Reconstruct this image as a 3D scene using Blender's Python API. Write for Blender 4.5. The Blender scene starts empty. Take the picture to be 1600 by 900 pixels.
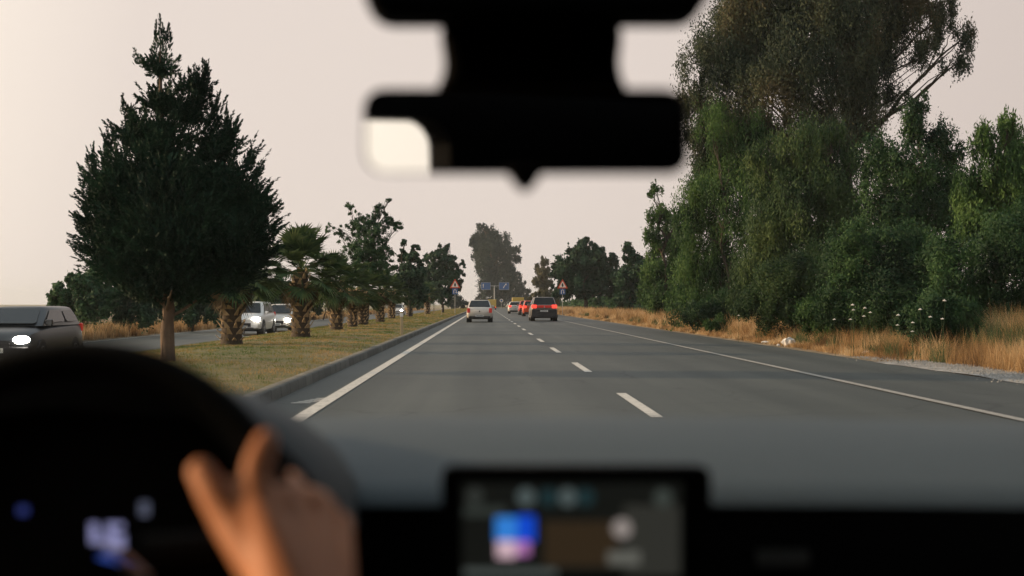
import bpy, bmesh, math, random
import numpy as np
from mathutils import Vector, Matrix, Quaternion
random.seed(7); RNG = np.random.default_rng(7)
S = bpy.context.scene; COL = S.collection
R = math.radians; PI = math.pi

# ---------------------------------------------------------------- camera
F = 2000.0                                  # focal length in pixels of the 1600 px wide photograph
cam_d = bpy.data.cameras.new('camera'); cam = bpy.data.objects.new('camera', cam_d); COL.objects.link(cam)
cam_d.sensor_width = 36; cam_d.lens = 45; cam_d.clip_start = 0.05; cam_d.clip_end = 9000
EYE = Vector((0, 0, 1.2)); cam.location = EYE
cam.rotation_euler = (R(90) + math.atan(25/F), 0, -math.atan(42/F))
cam_d.dof.use_dof = True; cam_d.dof.focus_distance = 70; cam_d.dof.aperture_fstop = 2.7; cam_d.dof.aperture_blades = 0
S.camera = cam
CM = cam.rotation_euler.to_matrix()
def P(px, py, Y):
    d = CM @ Vector(((px-800)/F, (450-py)/F, -1)); return EYE + d*(Y/d.y)
def PX(px, Y): return P(px, 475, Y).x

# ---------------------------------------------------------------- world and sun
SUN = Vector((-0.96, 0.11, 0.25)).normalized()
W = bpy.data.worlds.new('World'); S.world = W; W.use_nodes = True
nt = W.node_tree; nt.nodes.clear()
wo = nt.nodes.new('ShaderNodeOutputWorld'); bg = nt.nodes.new('ShaderNodeBackground'); bg.inputs[1].default_value = 0.1
sky = nt.nodes.new('ShaderNodeTexSky'); sky.sky_type = 'NISHITA'; sky.sun_disc = False
sky.sun_elevation = math.asin(SUN.z); sky.sun_rotation = math.atan2(SUN.x, SUN.y); sky.dust_density = 6; sky.air_density = 1.0
tc = nt.nodes.new('ShaderNodeTexCoord')
dot = nt.nodes.new('ShaderNodeVectorMath'); dot.operation = 'DOT_PRODUCT'; dot.inputs[1].default_value = SUN
nt.links.new(tc.outputs['Generated'], dot.inputs[0])
ramp = nt.nodes.new('ShaderNodeValToRGB')           # brighter, warmer haze towards the low sun
mr = nt.nodes.new('ShaderNodeMapRange'); mr.inputs[1].default_value = -1; mr.inputs[2].default_value = 1
nt.links.new(dot.outputs['Value'], mr.inputs[0]); nt.links.new(mr.outputs[0], ramp.inputs[0])
cr = ramp.color_ramp
cr.elements[0].position = 0.0; cr.elements[0].color = (.560, .462, .418, 1)
cr.elements[1].position = 1.0; cr.elements[1].color = (2.2, 1.7, 1.15, 1)
for p, c in ((.38, (.630, .540, .492)), (.54, (.735, .638, .580)), (.70, (.765, .665, .600)), (.83, (1.15, 1.02, .86)), (.92, (1.6, 1.38, 1.1))):
    e = cr.elements.new(p); e.color = (*c, 1)
mul = nt.nodes.new('ShaderNodeVectorMath'); mul.operation = 'SCALE'; mul.inputs[3].default_value = 11.2
nt.links.new(ramp.outputs[0], mul.inputs[0])
mx = nt.nodes.new('ShaderNodeMix'); mx.data_type = 'RGBA'; mx.inputs[0].default_value = 0.93
nt.links.new(sky.outputs[0], mx.inputs[6]); nt.links.new(mul.outputs[0], mx.inputs[7])
sxyz = nt.nodes.new('ShaderNodeSeparateXYZ'); nt.links.new(tc.outputs['Generated'], sxyz.inputs[0])
mz = nt.nodes.new('ShaderNodeMapRange'); mz.inputs[1].default_value = .24; mz.inputs[2].default_value = .75; mz.inputs[4].default_value = .8; nt.links.new(sxyz.outputs[2], mz.inputs[0])
mt = nt.nodes.new('ShaderNodeMix'); mt.data_type = 'RGBA'; nt.links.new(mz.outputs[0], mt.inputs[0]); nt.links.new(mx.outputs[2], mt.inputs[6]); mt.inputs[7].default_value = (4.6, 6.0, 7.0, 1)
nt.links.new(mt.outputs[2], bg.inputs[0]); nt.links.new(bg.outputs[0], wo.inputs[0])
sl = bpy.data.lights.new('sun', 'SUN'); sl.energy = 4.8; sl.angle = R(1.5); sl.color = (1, .70, .42)
so = bpy.data.objects.new('sun', sl); COL.objects.link(so); so.rotation_euler = SUN.to_track_quat('Z', 'Y').to_euler()
S.view_settings.view_transform = 'Standard'; S.view_settings.look = 'None'; S.view_settings.gamma = 1; S.view_settings.exposure = 0.0
S.render.engine = 'CYCLES'
S.cycles.use_denoising = True; S.cycles.max_bounces = 6; S.cycles.diffuse_bounces = 3; S.cycles.glossy_bounces = 3
S.cycles.volume_bounces = 0; S.cycles.transparent_max_bounces = 8; S.cycles.sample_clamp_indirect = 6
S.cycles.caustics_reflective = False; S.cycles.caustics_refractive = False

# ---------------------------------------------------------------- materials
def mat(name, col, rough=.6, metal=0, spec=.5, emit=None, es=0, var=0, scale=5, bump=0, bscale=40):
    m = bpy.data.materials.new(name); m.use_nodes = True; n = m.node_tree; b = n.nodes['Principled BSDF']
    b.inputs['Base Color'].default_value = (*col, 1); b.inputs['Roughness'].default_value = rough
    b.inputs['Metallic'].default_value = metal; b.inputs['Specular IOR Level'].default_value = spec
    if emit: b.inputs['Emission Color'].default_value = (*emit, 1); b.inputs['Emission Strength'].default_value = es
    if var or bump:
        g = n.nodes.new('ShaderNodeNewGeometry') if scale > 0 else None
        t = n.nodes.new('ShaderNodeTexCoord')
    if var:
        no = n.nodes.new('ShaderNodeTexNoise'); no.inputs['Scale'].default_value = scale; no.inputs['Detail'].default_value = 5
        n.links.new(t.outputs['Object'], no.inputs['Vector'])
        c = n.nodes.new('ShaderNodeMix'); c.data_type = 'RGBA'
        c.inputs[6].default_value = (*[max(0, v*(1-var)) for v in col], 1); c.inputs[7].default_value = (*[min(1, v*(1+var)) for v in col], 1)
        n.links.new(no.outputs[0], c.inputs[0]); n.links.new(c.outputs[2], b.inputs['Base Color'])
    if bump:
        n2 = n.nodes.new('ShaderNodeTexNoise'); n2.inputs['Scale'].default_value = bscale; n2.inputs['Detail'].default_value = 4
        n.links.new(t.outputs['Object'], n2.inputs['Vector'])
        bu = n.nodes.new('ShaderNodeBump'); bu.inputs['Strength'].default_value = bump; bu.inputs['Distance'].default_value = .02
        n.links.new(n2.outputs[0], bu.inputs['Height']); n.links.new(bu.outputs[0], b.inputs['Normal'])
    return m
def ramp_node(n, stops):
    r = n.nodes.new('ShaderNodeValToRGB'); e = r.color_ramp.elements
    e[0].position, e[0].color = stops[0][0], (*stops[0][1], 1); e[1].position, e[1].color = stops[-1][0], (*stops[-1][1], 1)
    for p, c in stops[1:-1]:
        q = e.new(p); q.color = (*c, 1)
    return r
def leafmat(name, cols, trans=.25, clump=.6, rough=.7):
    """every leaf its own tone, and larger patches of the crown differ"""
    m = bpy.data.materials.new(name); m.use_nodes = True; n = m.node_tree; n.nodes.clear()
    o = n.nodes.new('ShaderNodeOutputMaterial'); g = n.nodes.new('ShaderNodeNewGeometry'); t = n.nodes.new('ShaderNodeTexCoord')
    no = n.nodes.new('ShaderNodeTexNoise'); no.inputs['Scale'].default_value = clump; no.inputs['Detail'].default_value = 3
    n.links.new(t.outputs['Object'], no.inputs['Vector'])
    a = n.nodes.new('ShaderNodeMath'); a.operation = 'MULTIPLY_ADD'; a.inputs[1].default_value = .45
    n.links.new(g.outputs['Random Per Island'], a.inputs[0])
    s = n.nodes.new('ShaderNodeMath'); s.operation = 'MULTIPLY_ADD'; s.inputs[1].default_value = 3.0; s.inputs[2].default_value = -1.22
    n.links.new(no.outputs[0], s.inputs[0]); n.links.new(s.outputs[0], a.inputs[2])
    k = len(cols); r = ramp_node(n, [(i/(k-1), c) for i, c in enumerate(cols)])
    n.links.new(a.outputs[0], r.inputs[0])
    b = n.nodes.new('ShaderNodeBsdfPrincipled'); b.inputs['Roughness'].default_value = rough; b.inputs['Specular IOR Level'].default_value = .25
    tr = n.nodes.new('ShaderNodeBsdfTranslucent'); ms = n.nodes.new('ShaderNodeMixShader'); ms.inputs[0].default_value = trans
    n.links.new(r.outputs[0], b.inputs[0]); n.links.new(r.outputs[0], tr.inputs[0])
    n.links.new(b.outputs[0], ms.inputs[1]); n.links.new(tr.outputs[0], ms.inputs[2]); n.links.new(ms.outputs[0], o.inputs[0])
    return m
def ground_mat(name, stops, scale, fine, rough=.95, bump=.5, stretch=(1, 1, 1)):
    m = bpy.data.materials.new(name); m.use_nodes = True; n = m.node_tree; b = n.nodes['Principled BSDF']
    b.inputs['Roughness'].default_value = rough; b.inputs['Specular IOR Level'].default_value = .3
    t = n.nodes.new('ShaderNodeTexCoord'); mp = n.nodes.new('ShaderNodeMapping'); mp.inputs['Scale'].default_value = stretch
    n.links.new(t.outputs['Object'], mp.inputs[0])
    n1 = n.nodes.new('ShaderNodeTexNoise'); n1.inputs['Scale'].default_value = scale; n1.inputs['Detail'].default_value = 6
    n2 = n.nodes.new('ShaderNodeTexNoise'); n2.inputs['Scale'].default_value = fine; n2.inputs['Detail'].default_value = 3
    n.links.new(mp.outputs[0], n1.inputs['Vector']); n.links.new(t.outputs['Object'], n2.inputs['Vector'])
    a = n.nodes.new('ShaderNodeMath'); a.operation = 'MULTIPLY_ADD'; a.inputs[1].default_value = .6
    a2 = n.nodes.new('ShaderNodeMath'); a2.operation = 'MULTIPLY_ADD'; a2.inputs[1].default_value = .8; a2.inputs[2].default_value = -.2
    n.links.new(n1.outputs[0], a2.inputs[0]); n.links.new(n2.outputs[0], a.inputs[0]); n.links.new(a2.outputs[0], a.inputs[2])
    r = ramp_node(n, stops); n.links.new(a.outputs[0], r.inputs[0]); n.links.new(r.outputs[0], b.inputs[0])
    bu = n.nodes.new('ShaderNodeBump'); bu.inputs['Strength'].default_value = bump; bu.inputs['Distance'].default_value = .02
    n.links.new(n2.outputs[0], bu.inputs['Height']); n.links.new(bu.outputs[0], b.inputs['Normal'])
    return m

def asphalt_mat():
    m = bpy.data.materials.new('asphalt'); m.use_nodes = True; n = m.node_tree; b = n.nodes['Principled BSDF']; L = n.links.new
    t = n.nodes.new('ShaderNodeTexCoord')
    def noise(scale, st, det=5, rough=.5):
        mp = n.nodes.new('ShaderNodeMapping'); mp.inputs['Scale'].default_value = st; L(t.outputs['Object'], mp.inputs[0])
        q = n.nodes.new('ShaderNodeTexNoise'); q.inputs['Scale'].default_value = scale; q.inputs['Detail'].default_value = det; q.inputs['Roughness'].default_value = rough
        L(mp.outputs[0], q.inputs['Vector']); return q.outputs[0]
    streak = noise(1.0, (1.6, .035, 1)); patch = noise(.22, (1, .5, 1)); grain = noise(55, (1, 1, 1), 3, .7); cross = noise(.5, (.25, 2.2, 1))
    def ma(x, k, y):
        q = n.nodes.new('ShaderNodeMath'); q.operation = 'MULTIPLY_ADD'; L(x, q.inputs[0]); q.inputs[1].default_value = k
        if isinstance(y, float): q.inputs[2].default_value = y
        else: L(y, q.inputs[2])
        return q.outputs[0]
    sx_ = n.nodes.new('ShaderNodeSeparateXYZ'); L(t.outputs['Object'], sx_.inputs[0])
    w1 = n.nodes.new('ShaderNodeMath'); w1.operation = 'MULTIPLY_ADD'; w1.inputs[1].default_value = 2*PI/1.83; w1.inputs[2].default_value = -2*PI*.85/1.83; L(sx_.outputs[0], w1.inputs[0])
    w2 = n.nodes.new('ShaderNodeMath'); w2.operation = 'COSINE'; L(w1.outputs[0], w2.inputs[0])
    v = ma(w2.outputs[0], .09, .0); v0 = v
    v = ma(streak, .9, ma(patch, .8, ma(grain, .35, ma(cross, .12, ma(w2.outputs[0], 0.07, -.59)))))
    r = ramp_node(n, [(0, (.022, .028, .025)), (.5, (.049, .057, .051)), (1, (.094, .103, .091))]); L(v, r.inputs[0]); L(r.outputs[0], b.inputs[0])
    vo = n.nodes.new('ShaderNodeTexVoronoi'); vo.feature = 'DISTANCE_TO_EDGE'; vo.inputs['Scale'].default_value = .33
    dn = n.nodes.new('ShaderNodeTexNoise'); dn.inputs['Scale'].default_value = 1.4; dn.inputs['Detail'].default_value = 6; L(t.outputs['Object'], dn.inputs['Vector'])
    va = n.nodes.new('ShaderNodeVectorMath'); va.operation = 'MULTIPLY_ADD'; L(dn.outputs['Color'], va.inputs[0]); va.inputs[1].default_value = (.9, .9, 0); L(t.outputs['Object'], va.inputs[2]); L(va.outputs[0], vo.inputs['Vector'])
    ck = n.nodes.new('ShaderNodeMapRange'); ck.inputs[1].default_value = .002; ck.inputs[2].default_value = .009; ck.inputs[3].default_value = .62; ck.inputs[4].default_value = 1; L(vo.outputs['Distance'], ck.inputs[0])
    sd = n.nodes.new('ShaderNodeMapRange'); sd.inputs[1].default_value = 1.5; sd.inputs[2].default_value = 6.5; sd.inputs[3].default_value = 1.0; sd.inputs[4].default_value = .78; L(sx_.outputs[0], sd.inputs[0])  # darker to the right: shading by the trees put into the asphalt colour
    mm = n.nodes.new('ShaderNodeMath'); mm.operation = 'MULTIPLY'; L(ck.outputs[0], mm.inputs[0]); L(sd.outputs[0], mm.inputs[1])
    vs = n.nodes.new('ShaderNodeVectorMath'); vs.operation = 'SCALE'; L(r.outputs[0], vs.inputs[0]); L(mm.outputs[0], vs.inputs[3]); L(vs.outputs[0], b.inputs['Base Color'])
    b.inputs['Roughness'].default_value = .66; b.inputs['Specular IOR Level'].default_value = .4
    bu = n.nodes.new('ShaderNodeBump'); bu.inputs['Strength'].default_value = .5; bu.inputs['Distance'].default_value = .01
    L(grain, bu.inputs['Height']); L(bu.outputs[0], b.inputs['Normal'])
    return m

M = {}
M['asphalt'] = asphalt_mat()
def paint_mat(dim=1):
    m = bpy.data.materials.new('road_paint'); m.use_nodes = True; n = m.node_tree; b = n.nodes['Principled BSDF']; L = n.links.new
    t = n.nodes.new('ShaderNodeTexCoord'); q = n.nodes.new('ShaderNodeTexNoise'); q.inputs['Scale'].default_value = 9; q.inputs['Detail'].default_value = 8; q.inputs['Roughness'].default_value = .75
    L(t.outputs['Object'], q.inputs['Vector'])
    r = ramp_node(n, [(.30, (.12, .12, .11)), (.46, (.48*dim, .46*dim, .41*dim)), (.64, (.60*dim, .57*dim, .51*dim))]); L(q.outputs[0], r.inputs[0]); L(r.outputs[0], b.inputs[0]); b.inputs['Roughness'].default_value = .7
    return m
M['paint'] = paint_mat(); M['worn_paint'] = paint_mat(.55)
M['kerb'] = mat('kerb_concrete', (.11, .11, .095), .9, var=.45, scale=3, bump=.5)
def kerb_mat():
    m = M['kerb']; n = m.node_tree; L = n.links.new; b = n.nodes['Principled BSDF']; old = b.inputs['Base Color'].links[0].from_socket
    t = n.nodes.new('ShaderNodeTexCoord'); sp = n.nodes.new('ShaderNodeSeparateXYZ'); L(t.outputs['Object'], sp.inputs[0])
    def ma(op, x, k):
        q = n.nodes.new('ShaderNodeMath'); q.operation = op; L(x, q.inputs[0]); q.inputs[1].default_value = k; return q.outputs[0]
    d = ma('DIVIDE', sp.outputs[1], .75); f = n.nodes.new('ShaderNodeMath'); f.operation = 'FRACT'; L(d, f.inputs[0]); j = ma('GREATER_THAN', f.outputs[0], .045)
    fl = n.nodes.new('ShaderNodeMath'); fl.operation = 'FLOOR'; L(d, fl.inputs[0]); wn = n.nodes.new('ShaderNodeTexWhiteNoise'); wn.noise_dimensions = '1D'; L(fl.outputs[0], wn.inputs['W'])
    tone = n.nodes.new('ShaderNodeMath'); tone.operation = 'MULTIPLY_ADD'; tone.inputs[1].default_value = .5; tone.inputs[2].default_value = .6; L(wn.outputs[0], tone.inputs[0])
    k = n.nodes.new('ShaderNodeMath'); k.operation = 'MULTIPLY'; jj = n.nodes.new('ShaderNodeMath'); jj.operation = 'MULTIPLY_ADD'; jj.inputs[1].default_value = .75; jj.inputs[2].default_value = .25; L(j, jj.inputs[0])
    L(tone.outputs[0], k.inputs[0]); L(jj.outputs[0], k.inputs[1])
    vm = n.nodes.new('ShaderNodeVectorMath'); vm.operation = 'SCALE'; L(old, vm.inputs[0]); L(k.outputs[0], vm.inputs[3]); L(vm.outputs[0], b.inputs['Base Color'])
kerb_mat()
M['lawn'] = ground_mat('lawn_soil', [(.25, (.07, .085, .03)), (.5, (.13, .12, .05)), (.75, (.24, .16, .08))], .45, 9)
M['verge'] = ground_mat('verge_soil', [(.25, (.10, .085, .05)), (.5, (.20, .15, .09)), (.8, (.33, .25, .17))], .6, 12)
M['gravel'] = ground_mat('gravel', [(.3, (.13, .125, .12)), (.5, (.28, .27, .25)), (.75, (.46, .44, .41))], 2.0, 22, bump=1)
M['field'] = ground_mat('field', [(.3, (.12, .12, .06)), (.6, (.26, .20, .11)), (.8, (.34, .27, .17))], .05, 1.2, stretch=(1, .3, 1))
M['juniper'] = leafmat('juniper_needles', [(.005, .020, .012), (.011, .036, .020), (.022, .062, .032)], .12, .9)
M['euc'] = leafmat('eucalyptus_leaves', [(.014, .028, .016), (.033, .052, .029), (.066, .082, .042), (.11, .095, .048)], .2, .35)
M['willow'] = leafmat('drooping_leaves', [(.014, .042, .013), (.042, .096, .026), (.090, .165, .042)], .3, .5)
M['willow2'] = leafmat('olive_leaves', [(.012, .034, .013), (.042, .082, .028), (.095, .140, .044)], .3, .5)
M['bush'] = leafmat('shrub_leaves', [(.007, .026, .011), (.024, .062, .022), (.050, .108, .032)], .25, .6)
M['broad'] = leafmat('broad_leaves', [(.009, .030, .016), (.018, .054, .027), (.034, .080, .038)], .2, .5)
M['thin'] = leafmat('young_leaves', [(.020, .055, .026), (.042, .098, .044), (.075, .145, .062)], .3, .8)
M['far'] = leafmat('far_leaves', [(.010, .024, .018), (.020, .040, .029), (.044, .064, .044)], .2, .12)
M['pale'] = leafmat('pale_leaves', [(.060, .062, .035), (.095, .092, .05), (.13, .12, .07)], .3, .3)
M['palm'] = leafmat('palm_fronds', [(.018, .044, .016), (.044, .086, .030), (.105, .145, .052)], .25, 1.5)
M['deadfrond'] = leafmat('dead_fronds', [(.06, .045, .022), (.12, .085, .045), (.18, .12, .06)], .15, 2)
M['drygrass'] = leafmat('dry_grass', [(.13, .075, .035), (.32, .19, .08), (.50, .33, .16), (.62, .47, .28)], .35, .7)
M['weed'] = leafmat('green_weeds', [(.03, .06, .025), (.06, .10, .04), (.11, .14, .06)], .3, .8)
M['lawngrass'] = leafmat('lawn_grass', [(.060, .115, .022), (.13, .160, .038), (.28, .21, .07), (.44, .28, .12)], .3, .5)
M['bark'] = mat('bark', (.11, .075, .05), .95, var=.5, scale=6, bump=.8, bscale=25)
M['bark_light'] = mat('pale_bark', (.15, .11, .075), .9, var=.5, scale=4, bump=.6)
M['bark_dark'] = mat('dark_bark', (.05, .04, .03), .95, var=.4, scale=4)
M['boot'] = mat('leaf_base', (.42, .31, .19), .9, var=.45, scale=9)
M['palmtrunk'] = mat('palm_trunk', (.06, .045, .03), .95, var=.5, scale=12, bump=1)
M['steel'] = mat('galvanised_steel', (.32, .33, .33), .5, .6, var=.2)
M['woodpost'] = mat('weathered_post', (.42, .33, .2), .9, var=.3)
M['white'] = mat('white_plastic', (.7, .68, .64), .6, var=.1)
M['red'] = mat('sign_red', (.62, .07, .02), .5)
M['signwhite'] = mat('sign_white', (.78, .72, .62), .5)
M['blue'] = mat('sign_blue', (.02, .09, .26), .5)
M['black'] = mat('sign_black', (.02, .02, .02), .6)
M['tyre'] = mat('tyre_rubber', (.02, .02, .02), .85, bump=.2)
M['rim'] = mat('wheel_rim', (.35, .35, .36), .35, .8)
M['glass'] = mat('car_glass', (.012, .014, .015), .15, 0, .28)
M['trim'] = mat('black_trim', (.022, .022, .024), .6)
M['plate'] = mat('plate_white', (.72, .72, .70), .5)
M['chrome'] = mat('chrome', (.6, .6, .6), .2, 1)
M['tail'] = mat('tail_light_red', (.42, .02, .015), .3, emit=(1, .05, .025), es=.12)
M['tail_on'] = mat('tail_light_lit', (.5, .02, .02), .3, emit=(1, .05, .03), es=2.0)
M['head_on'] = mat('headlight_lit', (.9, .9, .9), .2, emit=(1, .93, .82), es=90)
M['head_off'] = mat('headlight_lens', (.5, .5, .5), .15, emit=(1, .95, .85), es=.5)
M['indicator'] = mat('indicator_amber', (.6, .15, .03), .3, emit=(1, .25, .03), es=.6)
def paint(name, c, metal=.3): return mat(name, c, .32, metal, .5, var=.06, scale=1.5)
M['silver'] = paint('silver_paint', (.60, .56, .50)); M['champ'] = paint('grey_beige_paint', (.16, .145, .13))
M['whitep'] = paint('white_paint', (.68, .66, .62), 0); M['redp'] = paint('red_paint', (.35, .03, .02), 0)
M['orange'] = paint('orange_red_paint', (.55, .075, .025), 0); M['yellow'] = paint('yellow_paint', (.52, .36, .08), 0)
M['darkp'] = paint('dark_grey_paint', (.018, .020, .022), 0); M['skin'] = mat('skin', (.43, .150, .048), .65, var=.1, scale=20)
M['skin'].node_tree.nodes['Principled BSDF'].inputs['Subsurface Weight'].default_value = .05
M['skin'].node_tree.nodes['Principled BSDF'].inputs['Subsurface Radius'].default_value = (.012, .004, .002)
M['shirt'] = mat('dark_shirt', (.012, .012, .015), .9, bump=.3); M['hair'] = mat('dark_hair', (.015, .012, .01), .7, bump=.5)
M['dash'] = mat('dashboard_plastic', (.052, .066, .071), .62, 0, .3, bump=.15, bscale=900)
M['cabin'] = mat('dark_cabin_plastic', (.004, .004, .004), .8, 0, .06)
M['rimleather'] = mat('black_leather', (.004, .004, .0035), .75, 0, .06, bump=.2, bscale=500)
M['fabric'] = mat('seat_fabric', (.02, .02, .022), .95)
M['mirror'] = mat('mirror_glass', (.88, .88, .88), .02, 1)
def emi(name, c, s):
    m = mat(name, (.01, .01, .01), .4, emit=c, es=s); return m
M['clear'] = bpy.data.materials.new('clear_windscreen'); M['clear'].use_nodes = True
_n = M['clear'].node_tree; _n.nodes.clear(); _o = _n.nodes.new('ShaderNodeOutputMaterial'); _t = _n.nodes.new('ShaderNodeBsdfTransparent')
_t.inputs[0].default_value = (1, 1, 1, 1); _n.links.new(_t.outputs[0], _o.inputs[0])

# ---------------------------------------------------------------- building helpers
def link(name, me, m=None, parent=None, smooth=False):
    o = bpy.data.objects.new(name, me); COL.objects.link(o)
    if m is not None: me.materials.append(m)
    if parent is not None: o.parent = parent
    if smooth:
        me.polygons.foreach_set('use_smooth', [True]*len(me.polygons))
        try: me.set_sharp_from_angle(angle=R(38))
        except Exception: pass
    return o
def tag(o, label=None, cat=None, group=None, kind=None):
    if label: o['label'] = label
    if cat: o['category'] = cat
    if group: o['group'] = group
    if kind: o['kind'] = kind
    return o
def empty(name, loc, rz=0):
    o = bpy.data.objects.new(name, None); COL.objects.link(o); o.location = loc; o.rotation_euler = (0, 0, rz); o.empty_display_size = .2
    return o
def copy_tree(o, parent=None):
    c = o.copy(); COL.objects.link(c)
    if parent is not None: c.parent = parent
    for ch in list(o.children): copy_tree(ch, c)
    return c
class MB:
    def __init__(s): s.v = []; s.f = []
    def add(s, vs, fs):
        k = len(s.v); s.v += [tuple(v) for v in vs]; s.f += [tuple(i+k for i in f) for f in fs]
    def box(s, a, b):
        x0, y0, z0 = a; x1, y1, z1 = b
        s.add([(x0,y0,z0),(x1,y0,z0),(x1,y1,z0),(x0,y1,z0),(x0,y0,z1),(x1,y0,z1),(x1,y1,z1),(x0,y1,z1)],
              [(0,3,2,1),(4,5,6,7),(0,1,5,4),(1,2,6,5),(2,3,7,6),(3,0,4,7)]); return s
    def rings(s, rings, cap=True, closed=True):
        n = len(rings[0]); vs = [p for r in rings for p in r]; fs = []
        for i in range(len(rings)-1):
            for j in range(n if closed else n-1):
                a = i*n+j; b = i*n+(j+1) % n; fs.append((a, b, b+n, a+n))
        if cap: fs.append(tuple(range(n-1, -1, -1))); fs.append(tuple(range((len(rings)-1)*n, len(rings)*n)))
        s.add(vs, fs); return s
    def tube(s, pts, rad, n=8, cap=True):
        pts = [Vector(p) for p in pts]; rs = []
        u = None
        for i, p in enumerate(pts):
            t = (pts[min(i+1, len(pts)-1)] - pts[max(i-1, 0)])
            t = t.normalized() if t.length > 1e-9 else Vector((0, 0, 1))
            if u is None: u = t.orthogonal().normalized()
            u = (u - t*u.dot(t)); u = u.normalized() if u.length > 1e-6 else t.orthogonal().normalized()
            w = t.cross(u); r = rad[i] if isinstance(rad, (list, tuple)) else rad
            rs.append([p + (u*math.cos(2*PI*k/n) + w*math.sin(2*PI*k/n))*r for k in range(n)])
        return s.rings(rs, cap)
    def prism(s, poly, y0, y1, grow=0):
        """poly: list of (x, z); extruded along y"""
        c = (sum(p[0] for p in poly)/len(poly), sum(p[1] for p in poly)/len(poly))
        r0 = [(x, y0, z) for x, z in poly]; r1 = [(c[0]+(x-c[0])*(1+grow), y1, c[1]+(z-c[1])*(1+grow)) for x, z in poly]
        return s.rings([r0, r1])
    def build(s, name, m, parent=None, smooth=False, bevel=0):
        me = bpy.data.meshes.new(name); me.from_pydata(s.v, [], s.f)
        bm = bmesh.new(); bm.from_mesh(me); bmesh.ops.recalc_face_normals(bm, faces=bm.faces)
        if bevel: bmesh.ops.bevel(bm, geom=[e for e in bm.edges if e.is_manifold and e.calc_face_angle(0) > .5], offset=bevel, segments=3, affect='EDGES', profile=.5)
        bm.to_mesh(me); bm.free(); me.update()
        return link(name, me, m, parent, smooth)
def rrect(x0, x1, z0, z1, r, n=6):
    pts = []
    for cx, cz, a in ((x1-r, z1-r, 0), (x0+r, z1-r, 90), (x0+r, z0+r, 180), (x1-r, z0+r, 270)):
        for k in range(n+1):
            t = R(a + 90*k/n); pts.append((cx+r*math.cos(t), cz+r*math.sin(t)))
    return pts
def npmesh(name, V, Fa, m, parent=None):
    """V (n,3) float, Fa (k, 3 or 4) int"""
    me = bpy.data.meshes.new(name); n, k, w = len(V), len(Fa), Fa.shape[1]
    me.vertices.add(n); me.vertices.foreach_set('co', V.astype(np.float32).ravel())
    me.loops.add(k*w); me.loops.foreach_set('vertex_index', Fa.astype(np.int32).ravel())
    me.polygons.add(k); me.polygons.foreach_set('loop_start', np.arange(0, k*w, w, dtype=np.int32)); me.polygons.foreach_set('loop_total', np.full(k, w, dtype=np.int32))
    me.update(calc_edges=True); me.materials.append(m)
    return link(name, me, None, parent)
def unit(a): return a/np.maximum(np.linalg.norm(a, axis=-1, keepdims=True), 1e-9)
def leaves(C, D, L, Wd, O=None):
    """rhombic leaves: centre C, long axis D (unit), length L, width Wd -> V, F"""
    n = len(C); rnd = unit(RNG.normal(size=(n, 3)))
    if O is not None: rnd = unit(rnd*.75+O)
    side = unit(np.cross(D, rnd))
    L = np.broadcast_to(L, n)[:, None]; Wd = np.broadcast_to(Wd, n)[:, None]
    V = np.stack([C - D*L*.5, C + side*Wd*.5, C + D*L*.5, C - side*Wd*.5], 1).reshape(-1, 3)
    return V, np.arange(n*4).reshape(n, 4)
def blades(B, D, Hh, Wd, bend):
    """grass blades: root B, up direction D, height, width, bend vector -> tris as quads (root pair, mid pair) + tip"""
    n = len(B); ang = RNG.uniform(0, 2*PI, n); side = np.stack([np.cos(ang), np.sin(ang), np.zeros(n)], 1)
    Hh = Hh[:, None]; Wd = np.broadcast_to(Wd, n)[:, None]
    m = B + D*Hh*.55 + bend*Hh*.18; t = B + D*Hh + bend*Hh*.6
    V = np.stack([B-side*Wd*.5, B+side*Wd*.5, m+side*Wd*.32, m-side*Wd*.32, t], 1).reshape(-1, 3)
    i = np.arange(n)[:, None]*5
    return V, np.concatenate([i+np.array([[0, 1, 2]]), i+np.array([[0, 2, 3]]), i+np.array([[3, 2, 4]])])

def xc(y):                                   # the road bends gently to the right far ahead
    y = np.asarray(y, dtype=float); return np.maximum(0, y-260)**2/1800
YS = np.concatenate([np.arange(-40, 60, 2.0), np.arange(60, 260, 8.0), np.arange(260, 521, 10.0)])
def ribbon(name, prof, m, ys=None, follow=True, wob=None):
    """prof: list of (x, z) across; swept along the road"""
    ys = YS if ys is None else ys; V = []; n = len(prof)
    for y in ys:
        o = float(xc(y)) if follow else 0
        for i, (x, z) in enumerate(prof):
            dx = wob(y)*(1 if i == 0 else 0) if wob else 0
            V.append((x+o+dx, y, z))
    V = np.array(V); k = len(ys); a = np.arange(k-1)[:, None]*n + np.arange(n-1)[None]; a = a.ravel()
    o = npmesh(name, V, np.stack([a, a+1, a+n+1, a+n], 1), m); return tag(o, kind='structure')

# ---------------------------------------------------------------- the setting
g = MB(); g.add([(-3500, -300, -.55), (3500, -300, -.55), (3500, 3600, -.55), (-3500, 3600, -.55)], [(0, 1, 2, 3)])
tag(g.build('ground', M['field']), kind='structure')
wob = lambda y: .5*(.18*math.sin(y*.35)+.12*math.sin(y*.9+1)+.08*math.sin(y*2.1))
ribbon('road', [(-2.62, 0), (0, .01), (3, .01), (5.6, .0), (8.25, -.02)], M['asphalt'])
ribbon('verge', [(7.6, -.05), (9.3, -.026), (12, .02), (20, .06), (45, -.2), (80, -.6)], M['verge'])
YN = np.arange(4, 60, .5)
ribbon('gravel_shoulder', [(8.15, -.012), (8.7, -.004), (9.75, -.008), (9.9, -.03)], M['gravel'], ys=np.arange(6, 27, .25), wob=wob)
ribbon('kerb', [(-2.610, -.02), (-2.622, .132), (-2.634, .145), (-2.79, .150), (-2.80, .10)], M['kerb'])
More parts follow.
